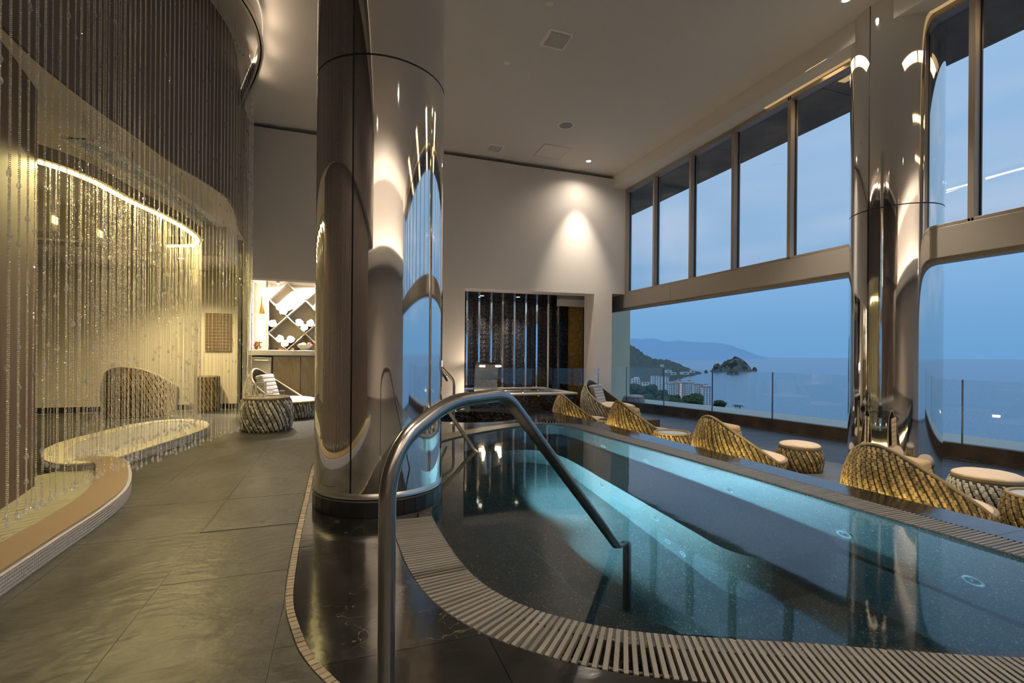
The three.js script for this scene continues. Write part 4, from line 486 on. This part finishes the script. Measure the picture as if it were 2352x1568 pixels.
// shell around a drum: P(a, y) outwards, rim(a) the height of its edge
function woven(root, rx, rz, rho, rim, k = 1, single = 0, pal = [0, 1, 2, 3]) {
  const P = (a, y, o = 0) => { const r = rho(y, a); return V((rx * r + o) * Math.cos(a), y, (rz * r + o) * Math.sin(a)); };
  const n = 72, m = 12, pos = [], idx = []; for (const o of [0, -0.03]) for (let i = 0; i <= n; i++) for (let j = 0; j <= m; j++) { const a = i / n * Math.PI * 2; P(a, rim(a) * j / m, o).toArray(pos, pos.length); }
  const st = (n + 1) * (m + 1), id = (i, j) => i * (m + 1) + j; for (let i = 0; i < n; i++) { for (let j = 0; j < m; j++) { const a = id(i, j), b = id(i + 1, j), c = id(i, j + 1), d = id(i + 1, j + 1); idx.push(a, c, b, b, c, d, st + a, st + b, st + c, st + b, st + d, st + c); } const c = id(i, m), d = id(i + 1, m); idx.push(c, st + c, d, d, st + c, st + d); }
  const g = new THREE.BufferGeometry(); g.setAttribute('position', new THREE.Float32BufferAttribute(pos, 3)); g.setIndex(idx); g.computeVertexNormals(); g.setAttribute('uv', new THREE.Float32BufferAttribute(new Float32Array(pos.length / 3 * 2), 2)); part('shell', g, weaveBase, root);
  const rp = []; for (let i = 0; i <= n; i++) { const a = i / n * Math.PI * 2; rp.push(P(a, rim(a), -0.012)); } part('rim', new THREE.TubeGeometry(new THREE.CatmullRomCurve3(rp.slice(0, n), true), 144, 0.017, 8, true), rimM, root);
  const dx = 0.031 * k, dy = 0.042 * k, per = Math.PI * (rx + rz), N = Math.round(per / dx), list = []; let top = 0; for (let i = 0; i < 60; i++) top = Math.max(top, rim(i / 60 * 6.283));
  for (let j = 0; j * dy < top + 0.02; j++) for (let i = 0; i < N; i++) { const a = ((i + j * 0.62) / N) * Math.PI * 2, y = 0.02 + j * dy + hash(i, j, 4) * 0.003 + (i % 2) * dy * 0.5; if (y > rim(a) - 0.018) continue; const p = P(a, y, 0.002), e = 0.01, ta = P(a + e, y).sub(P(a - e, y)).normalize(), ty = P(a, y + e).sub(P(a, Math.max(0, y - e))).normalize(), nn = ty.clone().cross(ta).normalize(); if (nn.dot(V(Math.cos(a), 0, Math.sin(a))) < 0) nn.negate(); const L = ty.clone().multiplyScalar(0.90).addScaledVector(ta, 0.42).normalize(), Wd = nn.clone().cross(L).normalize(); const M = new THREE.Matrix4().makeBasis(L.multiplyScalar(0.0475 * k), Wd.multiplyScalar(0.0285 * k), nn.multiplyScalar(0.007)).setPosition(p); list.push({ M, c: pal[Math.floor((hash(i, 3, 7) * 0.72 + hash(i, j, 11) * 0.28) * pal.length) % pal.length], p, n: nn }); }
  if (single) { root.updateMatrixWorld(); const eye = root.worldToLocal(V(0, EYE, 0)); for (const q of list) q.d = eye.clone().sub(q.p).normalize().dot(q.n.clone().normalize()) - 0.3 * (q.p.y < 0.12 ? 1 : 0); list.sort((a, b) => b.d - a.d); }
  list.forEach((q, i) => { if (i < single) { const o = part('leaf', leafG, weaveM[q.c], root); o.matrix.copy(q.M); o.matrix.decompose(o.position, o.quaternion, o.scale); } });
  for (const c of [...new Set(pal)]) { const e = list.slice(single).filter((q) => q.c === c).map((q) => leafG.clone().applyMatrix4(q.M)); if (e.length) part('woven_leaves', merge(e), weaveM[c], root, 'woven leaf strips').userData.kind = 'stuff'; }
}
const cushion = (rx, rz, h) => muv(lathe([[0, h], [0.5, h * 0.98], [0.8, h * 0.86], [0.95, h * 0.62], [1, h * 0.38], [0.95, h * 0.12], [0.85, 0], [0, 0]], 48).scale(rx, 1, rz));
const pillowG = (() => { const e = []; for (let i = 0; i < 6; i++) e.push(rbx(0.42, 0.078, 0.11, 0.028, 0, 0.039 + i * 0.062, 0, 3)); return merge(e); })();
const rimChair = (seat, back) => (a) => { const c = -Math.cos(a), t = clamp((c + 0.45) / 1.45, 0, 1); return seat + (back - seat) * Math.pow((t < 0.15 ? t * t / 0.3 : t - 0.075) / 0.925, 1.12); };
function chair(label, at, turn, pillow, cm, single = 0, pal, scale = 1) {
  const o = thing('woven_lounge_chair', label, 'chair', at, turn, 'woven lounge chairs'); if (scale !== 1) o.scale.setScalar(scale);
  woven(o, 0.55, 0.47, (y, a) => 0.86 + 0.14 * Math.sin(clamp(y / 0.30, 0, 1) * Math.PI * 0.5) - 0.24 * Math.pow(Math.max(0, y - 0.30) / 0.44, 2), rimChair(0.255, 0.74), 0.88, single, pal);
  const s = part('seat_cushion', cushion(0.50, 0.43, 0.085), cm, o); s.position.set(0.045, 0.225, 0); part('seat_base', cyl(0.42, 0.40, 0.02, 32, 0, 0.22, 0), darkM, o);
  if (pillow) { const p = part('back_pillow', pillowG, pillow, o); p.rotation.set(0, Math.PI / 2, 0.30); p.position.set(-0.13, 0.285, 0.06); p.rotation.order = 'YXZ'; p.rotation.set(0.30, -Math.PI / 2, 0); }
  return o;
}
function drum(name, label, category, at, r, h, top, single = 0, pal) {
  const o = thing(name, label, category, at, 0, category === 'stool' ? 'woven stools' : 'woven side tables'); woven(o, r, r, (y) => 0.84 + 0.17 * Math.sin(clamp(0.12 + y / h * 0.8, 0, 1) * Math.PI), () => h, 1, single, pal);
  if (top === 'cushion') { part('cushion', cushion(r * 0.9, r * 0.9, 0.07), cushM, o).position.y = h - 0.005; } else { part('top', cyl(r * 0.82, r * 0.82, 0.012, 40, 0, h - 0.008, 0), top === 'dark' ? mat([0.12, 0.11, 0.10], 0.15) : mat([0.42, 0.40, 0.36], 0.25), o); }
  return o;
}
const TY = TERR;
chair('golden woven lounge chair standing right beside the window column', [4.50, TY, -2.66], -0.12, pillowTanM, cushM, 290);
chair('golden woven lounge chair with a stool in front of it on the terrace', [4.50, TY, -4.55], -0.10, pillowTanM, cushM, 290);
chair('golden woven lounge chair between two side tables along the ledge', [4.45, TY, -6.45], -0.08, pillowTanM, cushM);
chair('golden woven lounge chair nearest the hot tub along the ledge', [4.18, TY, -7.95], -0.06, null, cushM);
chair('cream woven lounge chair with grey pillow by the white pillar', [5.02, TY + 0.2, -8.45], -0.95, pillowM, cushM, 0, [4, 6, 4, 5]);
struct('terrace_step', muv(box2(4.46, 5.9, TERR, TERR + 0.2, -9.09, -7.95)), kerbM, 'low brown stone step under the cream chair', 'step');
chair('grey woven lounge chair with grey quilted pillow before the refreshment counter', [-0.86, 0, -8.28], -0.3, pillowM, cushGreyM, 0, [4, 5, 4, 7]);
drum('woven_stool', 'round woven stool with tan cushion in front of a golden chair', 'stool', onY(1836, 1077, TY), 0.265, 0.29, 'cushion');
drum('woven_stool', 'round cream woven stool near the glass railing corner', 'stool', onY(1455, 939, TY), 0.30, 0.32, 'cushion', 0, [4, 6, 4, 5]);
drum('woven_stool', 'round woven stool in front of the chair beside the window column', 'stool', onY(2268, 1165, TY), 0.30, 0.29, 'cushion', 0, [4, 6, 4, 5]);
drum('woven_side_table', 'low round woven side table between two golden chairs', 'table', [4.28, TY, -5.50], 0.27, 0.40, 'pale');
const jugTable = drum('woven_side_table', 'low round woven side table carrying a glass jug', 'table', [4.36, TY, -7.22], 0.25, 0.34, 'dark');
drum('woven_side_table', 'round woven side table past the chair beside the window column', 'table', onY(2405, 1245, TY), 0.27, 0.36, 'pale');
drum('woven_side_table', 'grey woven drum table with glassware on the slate floor', 'table', [-0.905, 0, -6.98], 0.315, 0.415, 'pale', 0, [4, 5, 4, 7]);
// glassware
const jug = (label, at, s = 1) => { const j = thing('glass_jug', label, 'jug', at); j.scale.setScalar(s); part('body', lathe([[0, 0], [0.05, 0], [0.055, 0.02], [0.056, 0.18], [0.052, 0.2], [0.05, 0.2], [0.053, 0.18], [0.052, 0.022], [0, 0.012]], 32), clearM, j); part('handle', new THREE.TorusGeometry(0.045, 0.008, 8, 20).translate(0.07, 0.11, 0), clearM, j); };
jug('clear glass jug with handle on the low side table', [4.40, TY + 0.338, -7.2], 1.1);
{ const l = thing('glass_lantern', 'square clear glass lantern on the grey woven drum table', 'lantern', [-0.97, 0.413, -6.95]); part('body', merge([bx(0.006, 0.18, 0.11, -0.055, 0.10, 0), bx(0.006, 0.18, 0.11, 0.055, 0.10, 0), bx(0.11, 0.18, 0.006, 0, 0.10, 0.055), bx(0.11, 0.18, 0.006, 0, 0.10, -0.055)]), clearM, l); part('edge', merge([[-1, -1], [-1, 1], [1, -1], [1, 1]].map(([a, b]) => bx(0.007, 0.18, 0.007, a * 0.056, 0.10, b * 0.056))), mat([0.75, 0.76, 0.76], 0.1), l); part('lid', rbx(0.124, 0.014, 0.124, 0.005, 0, 0.198, 0), mat([0.8, 0.8, 0.8], 0.08, 0, { transmission: 0.6, thickness: 0 }), l); part('base', rbx(0.12, 0.012, 0.12, 0.004, 0, 0.007, 0), clearM, l); part('candle', cyl(0.02, 0.02, 0.04, 16, 0, 0.033, 0), whiteM, l); }
for (const [x, z, l] of [[-0.80, -6.92, 'small glass tumbler beside the lantern'], [-0.73, -7.02, 'small glass tumbler at the far side of the drum table'], [-0.86, -7.06, 'small glass tumbler behind the lantern']]) { const g = thing('tumbler', l, 'glass', [x, 0.413, z], 0, 'glass tumblers on the drum table'); part('glass', lathe([[0, 0], [0.028, 0], [0.033, 0.085], [0.031, 0.085], [0.027, 0.008], [0, 0.008]], 24), clearM, g); part('lip', new THREE.TorusGeometry(0.032, 0.0022, 6, 24).rotateX(Math.PI / 2).translate(0, 0.085, 0), mat([0.8, 0.8, 0.8], 0.08), g); }
// foyer seat and basket
{ const o = thing('drum_armchair', 'brown woven drum armchair seen through the bead curtain', 'chair', [-2.95, 0, -9.1], 1.4); woven(o, 0.50, 0.48, (y) => 0.92 + 0.08 * Math.sin(clamp(y / 0.7, 0, 1) * Math.PI), rimChair(0.40, 0.76), 1.0, 0, [1, 3, 1, 3]); part('seat_cushion', cushion(0.43, 0.42, 0.12), cushGreyM, o).position.set(0.02, 0.33, 0);
  const b = thing('woven_basket', 'tall brown woven basket against the foyer wall', 'basket', [-2.14, 0, -9.5]); woven(b, 0.18, 0.18, () => 1, () => 0.58, 0.9, 0, [1, 3, 1, 3]); part('bottom', cyl(0.17, 0.17, 0.02, 24, 0, 0.02, 0), darkM, b); }

// ------------------------------------------------------------------ bay, hills and town below
{
  const SEA = -85; const seaB = tex(512, (u, v) => fbm(u, v * 2, 8, 5, 90), false, 0.02, 0.02);
  const sea = solo('sea', muv(new THREE.PlaneGeometry(90000, 90000).rotateX(-Math.PI / 2).translate(20000, SEA, -20000)), mat([0.065, 0.17, 0.28], 0.2, 0, { bumpMap: seaB, bumpScale: 0.35 }), 'calm blue sea reaching to the horizon', 'sea', undefined, 'stuff');
  const lerpT = (t, x) => { if (x <= t[0][0]) return t[0][1]; for (let i = 1; i < t.length; i++) if (x <= t[i][0]) return mix(t[i - 1][1], t[i][1], (x - t[i - 1][0]) / (t[i][0] - t[i - 1][0])); return t[t.length - 1][1]; };
  const grid = (nu, nv, f) => { const pos = [], idx = []; for (let i = 0; i <= nu; i++) for (let j = 0; j <= nv; j++) pos.push(...f(i / nu, j / nv)); for (let i = 0; i < nu; i++) for (let j = 0; j < nv; j++) { const a = i * (nv + 1) + j, b = a + nv + 1; idx.push(a, b, a + 1, b, b + 1, a + 1); } const g = new THREE.BufferGeometry(); g.setAttribute('position', new THREE.Float32BufferAttribute(pos, 3)); g.setIndex(idx); g.computeVertexNormals(); g.setAttribute('uv', new THREE.Float32BufferAttribute(new Float32Array(pos.length / 3 * 2), 2)); return g; };
  // far range, its blue is aerial haze painted into the base colour
  const tops = [[1300, 775], [1440, 778], [1475, 782], [1500, 780], [1530, 784], [1560, 783], [1600, 787], [1640, 787], [1680, 793], [1710, 803], [1740, 815], [1762, 820]];
  solo('mountain_range', grid(120, 14, (u, v) => { const px = mix(1300, 1764, u), c = lerpT(tops, px), D = mix(13500, 21000, v), ridge = Math.sin(clamp(v * 1.6, 0, 1) * Math.PI / 2), base = SEA, p = far(px, 818, D), h = (1 - (c - 818 - (px - 1176) * 0.0083 * 0) / 1110 * 18000) * 1.0; const y = base - 60 + (h - base + 60) * ridge * (0.93 + 0.14 * fbm(u, v * 0.4, 14, 4, 51)); return [p[0], y, p[2]]; }), mat([0.27, 0.45, 0.62], 1), 'mountain range across the bay with haze painted into its blue colour', 'mountain');
  // wooded headland
  const htop = [[1300, 770], [1420, 782], [1450, 794], [1465, 802], [1480, 814], [1500, 824], [1520, 826], [1545, 830], [1570, 840], [1590, 846], [1605, 853], [1620, 859], [1660, 868]], pr = [[820, 1560], [840, 1582], [850, 1604], [857, 1622], [862, 1624], [866, 1605], [870, 1582], [880, 1586], [895, 1612], [915, 1655], [935, 1706], [965, 1760]];
  solo('wooded_headland', grid(220, 150, (u, v) => { const px = mix(1320, 1780, u), yt = lerpT(htop, px), y = mix(975, yt, v), D = mix(430, 2450, Math.pow(v, 1.35)) + (px > 1560 ? 0 : 0), p = far(px, y, D), edge = clamp((lerpT(pr, y) - px) / 14, -1, 1), bump = (fbm(u * 2, v * 2, 64, 3, 61) - 0.45) * (4 + D * 0.006); return [p[0], edge < 0 ? SEA - 6 : Math.max(SEA - 4, mix(SEA - 3, p[1], clamp(edge, 0, 1)) + bump * clamp(edge * 2, 0, 1)), p[2]]; }), (() => { const m = mat([0.085, 0.105, 0.085], 1); return m; })(), 'dark wooded headland sloping down to the bay', 'hill', undefined, 'stuff');
  // rock islands
  const rockC = tex(256, (u, v) => { const n = fbm(u, v, 6, 5, 33), g = clamp((n - 0.46) * 6, 0, 1); return [mix(0.46, 0.20, g), mix(0.45, 0.24, g), mix(0.42, 0.17, g)]; }, true, 2);
  const island = (px, yb, wpx, hpx, label, s) => { const D = 86 * FOC / (yb - 819.5), p = far(px, yb, D), w = wpx / FOC * D, h = hpx / FOC * D, g = new THREE.IcosahedronGeometry(1, 5), q = g.attributes.position; for (let i = 0; i < q.count; i++) { const v = V(q.getX(i), q.getY(i), q.getZ(i)), n = fbm(v.x * 0.5 + 0.5 + v.y * 0.13, v.z * 0.5 + 0.5 + v.y * 0.31, 6, 4, s); const k = 0.72 + 0.5 * n, cone = v.y > 0 ? 1 - 0.42 * v.y : 1; q.setXYZ(i, (v.x * k * cone + 0.16 * Math.max(0, v.y) * (s % 2 ? -1 : 0.2)) * w / 2, Math.max(-0.2, v.y) * k * h * 1.05, v.z * k * cone * w / 2); } g.computeVertexNormals(); const o = solo('rock_island', strip(mergeVertices(g)), mat([1, 1, 1], 0.95, 0, { map: rockC }), label, 'island', 'rocks standing in the bay'); o.geometry.computeVertexNormals(); o.position.set(p[0], SEA, p[2]); };
  island(1690, 853, 70, 31, 'largest peaked rock island in the bay', 101); island(1647, 855, 31, 18, 'rounded rock island left of the peaked one', 102); island(1684, 861, 26, 14, 'low flat rock in front of the peaked island', 103); island(1733, 852.5, 12, 9, 'tiny rock stack beyond the peaked island', 104); island(1622, 857.5, 9, 6, 'tiny round rock off the headland tip', 106);
  // white apartment blocks
  const wM = mat([0.80, 0.80, 0.78], 0.8), winM = mat([0.05, 0.06, 0.08], 0.3), tileM = mat([0.42, 0.16, 0.10], 0.8), litM = glow(rgb(1, 0.55, 0.22), 0.9), slabM = mat([0.6, 0.6, 0.58], 0.8);
  const block = (label, px0, px1, yt, yb, D, cols, rows, o = {}) => {
    const p = far((px0 + px1) / 2, yb, D), k = D / FOC, w = (px1 - px0) * k, h = (yb - yt) * k, b = thing('apartment_block', label, 'building', p, o.turn ?? -0.42); const d = w * (o.deep ?? 0.8);
    part('wall', bx(w, h + 30, d, 0, h / 2 - 15, -d / 2), wM, b); if (o.roof) part('roof', bx(w * 1.04, 0.8, d * 1.04, 0, h + 0.4, -d / 2), tileM, b); if (o.tank) part('stair_head', bx(w * 0.35, 4.2, d * 0.4, 0, h + 2, -d / 2), wM, b); if (o.tank && o.roof) part('stair_roof', bx(w * 0.4, 0.7, d * 0.45, 0, h + 4.4, -d / 2), tileM, b);
    const cw = w / cols, rh = h / rows, g = bx(cw * 0.42, rh * 0.5, 0.3), bg = bx(cw * 0.8, 0.25, 1.4); for (let r = 0; r < rows; r++) for (let c = 0; c < cols; c++) { const lit = o.lit !== undefined && c === o.lit, q = part(lit ? 'lit_window' : 'window', g, lit ? litM : winM, b); q.position.set(-w / 2 + (c + 0.5) * cw, (r + 0.5) * rh, 0.02); if (o.balcony && c % 2 === 1) { const s = part('balcony', bg, slabM, b); s.position.set(-w / 2 + (c + 0.5) * cw, (r + 0.15) * rh, 0.6); } }
    if (o.side) { const g2 = bx(0.3, rh * 0.5, d * 0.12); for (let r = 0; r < rows; r++) for (let c = 0; c < 3; c++) { const q = part('window', g2, winM, b); q.position.set(w / 2 + 0.02, (r + 0.5) * rh, -d * (0.2 + 0.3 * c)); } }
    return b; };
  block('low white terraced block among the trees', 1452, 1470, 870, 886, 980, 3, 3, { balcony: 1 }); block('small white block stepping up behind the terraced one', 1458, 1468, 866, 871, 985, 2, 1); block('long low white block with plain front', 1476, 1496, 878, 889, 960, 3, 2, { roof: 1 });
  block('tall white tower with stacked balconies', 1497, 1512, 863, 898, 900, 3, 10, { balcony: 1, roof: 1 }); block('second slab of the tall white tower with red roof', 1513, 1535, 865, 900, 905, 3, 9, { roof: 1, balcony: 1 });
  block('white block left of the lit stair tower', 1530, 1550, 882, 918, 850, 4, 9, { roof: 1, tank: 0 }); block('white apartment block with a column of lit orange windows', 1552, 1575, 880, 921, 845, 5, 10, { roof: 1, lit: 2, balcony: 1, tank: 1 }); block('white apartment block with lit end bay', 1576, 1594, 880, 923, 840, 4, 10, { roof: 1, lit: 3, tank: 1 }); block('plain white apartment block with small square windows', 1594, 1614, 883, 926, 832, 4, 10, { roof: 1 }); block('tall white end tower with two columns of small windows', 1614, 1633, 889, 934, 815, 3, 11, { roof: 1, side: 1, tank: 1, deep: 0.9 });
  const villa = (px, y, w, l) => { const D = 1500, p = far(px, y, D), b = thing('hillside_villa', l, 'house', p, -0.3); part('wall', bx(w, 7, w * 0.6, 0, 0, 0), wM, b); part('roof', bx(w * 1.05, 1, w * 0.65, 0, 4, 0), slabM, b); part('window', bx(w * 0.5, 2.4, 0.4, 0, 0, w * 0.3), winM, b); };
  villa(1534, 853, 20, 'white villa on the headland slope above the towers'); villa(1546, 858, 16, 'white villa lower on the headland slope'); villa(1572, 857, 24, 'wide white villa near the headland shore'); villa(1590, 853, 14, 'small white villa close to the headland tip'); villa(1521, 840, 9, 'tiny white house high on the headland');
  // trees in the town
  const leafM = [mat([0.045, 0.07, 0.03], 0.95), mat([0.06, 0.085, 0.035], 0.95)];
  const blob = new THREE.IcosahedronGeometry(1, 2); const tree = (label, px, yb, wpx, hpx, D, n) => { const k = D / FOC, p = far(px, yb, D), t = thing('broadleaf_tree', label, 'tree', p, 0, 'trees below the terrace'), e = []; for (let i = 0; i < n; i++) { const a = rnd() * 6.28, r = Math.sqrt(rnd()), g = blob.clone(), q = g.attributes.position, s = rr(0.16, 0.30) * wpx * k; for (let v = 0; v < q.count; v++) { const m = 0.75 + 0.5 * hash(Math.round(q.getX(v) * 90) + i * 7, Math.round(q.getY(v) * 90), Math.round(q.getZ(v) * 90)); q.setXYZ(v, q.getX(v) * m, q.getY(v) * m * 0.8, q.getZ(v) * m); } g.computeVertexNormals(); e.push(g.scale(s, s, s).translate(Math.cos(a) * r * wpx * k * 0.36, hpx * k * rr(0.35, 0.85), Math.sin(a) * r * wpx * k * 0.3)); } part('foliage', merge(e), leafM[n % 2], t); part('trunk', cyl(0.25, 0.45, hpx * k * 0.9 + 14, 8, 0, hpx * k * 0.2 - 7, 0), brownM, t); };
  [[1462, 918, 40, 36, 620, 26, 'broad tree below the low white block'], [1490, 922, 40, 38, 600, 26, 'broad tree next to the long low block'], [1518, 924, 36, 26, 600, 21, 'bushy tree at the foot of the tall tower'], [1545, 926, 34, 16, 560, 20, 'low tree before the lit apartment block'], [1590, 932, 46, 22, 520, 27, 'round dark tree before the plain white block'], [1652, 936, 26, 15, 480, 16, 'small tree right of the end tower'], [1475, 938, 60, 24, 450, 22, 'wide bush directly under the railing'], [1535, 940, 70, 18, 450, 24, 'long low hedge tree under the railing']].forEach(([px, y, w, h, D, n, l]) => tree(l, px, y, w, h, D, n));
  const palm = (label, px, yt, D) => { const k = D / FOC, p = far(px, yt, D), t = thing('palm_tree', label, 'palm', p, 0, 'palms below the terrace'); part('trunk', cyl(0.25, 0.4, 26, 8, 0, -13, 0), brownM, t); for (let i = 0; i < 11; i++) { const a = i / 11 * 6.28 + rnd() * 0.4, c = new THREE.QuadraticBezierCurve3(V(0, 0, 0), V(1.6, 1.4, 0), V(3.6, -0.8 - rnd(), 0)); const f = []; for (let s = 0; s < 6; s++) { const q = c.getPoint((s + 0.5) / 6); f.push(bx(0.75, 0.06, 1.3 - 0.16 * s).rotateZ(0.5 - s * 0.25).translate(q.x, q.y, 0)); } part('frond', merge(f).rotateY(a), leafM[i % 2], t); } };
  palm('palm tree rising beside the end tower', 1664, 925, 470); palm('left palm of the pair seen just over the railing ledge', 1690, 931, 430); palm('right palm of the pair seen just over the railing ledge', 1700, 932, 430);
}
renderer.render(scene, camera);
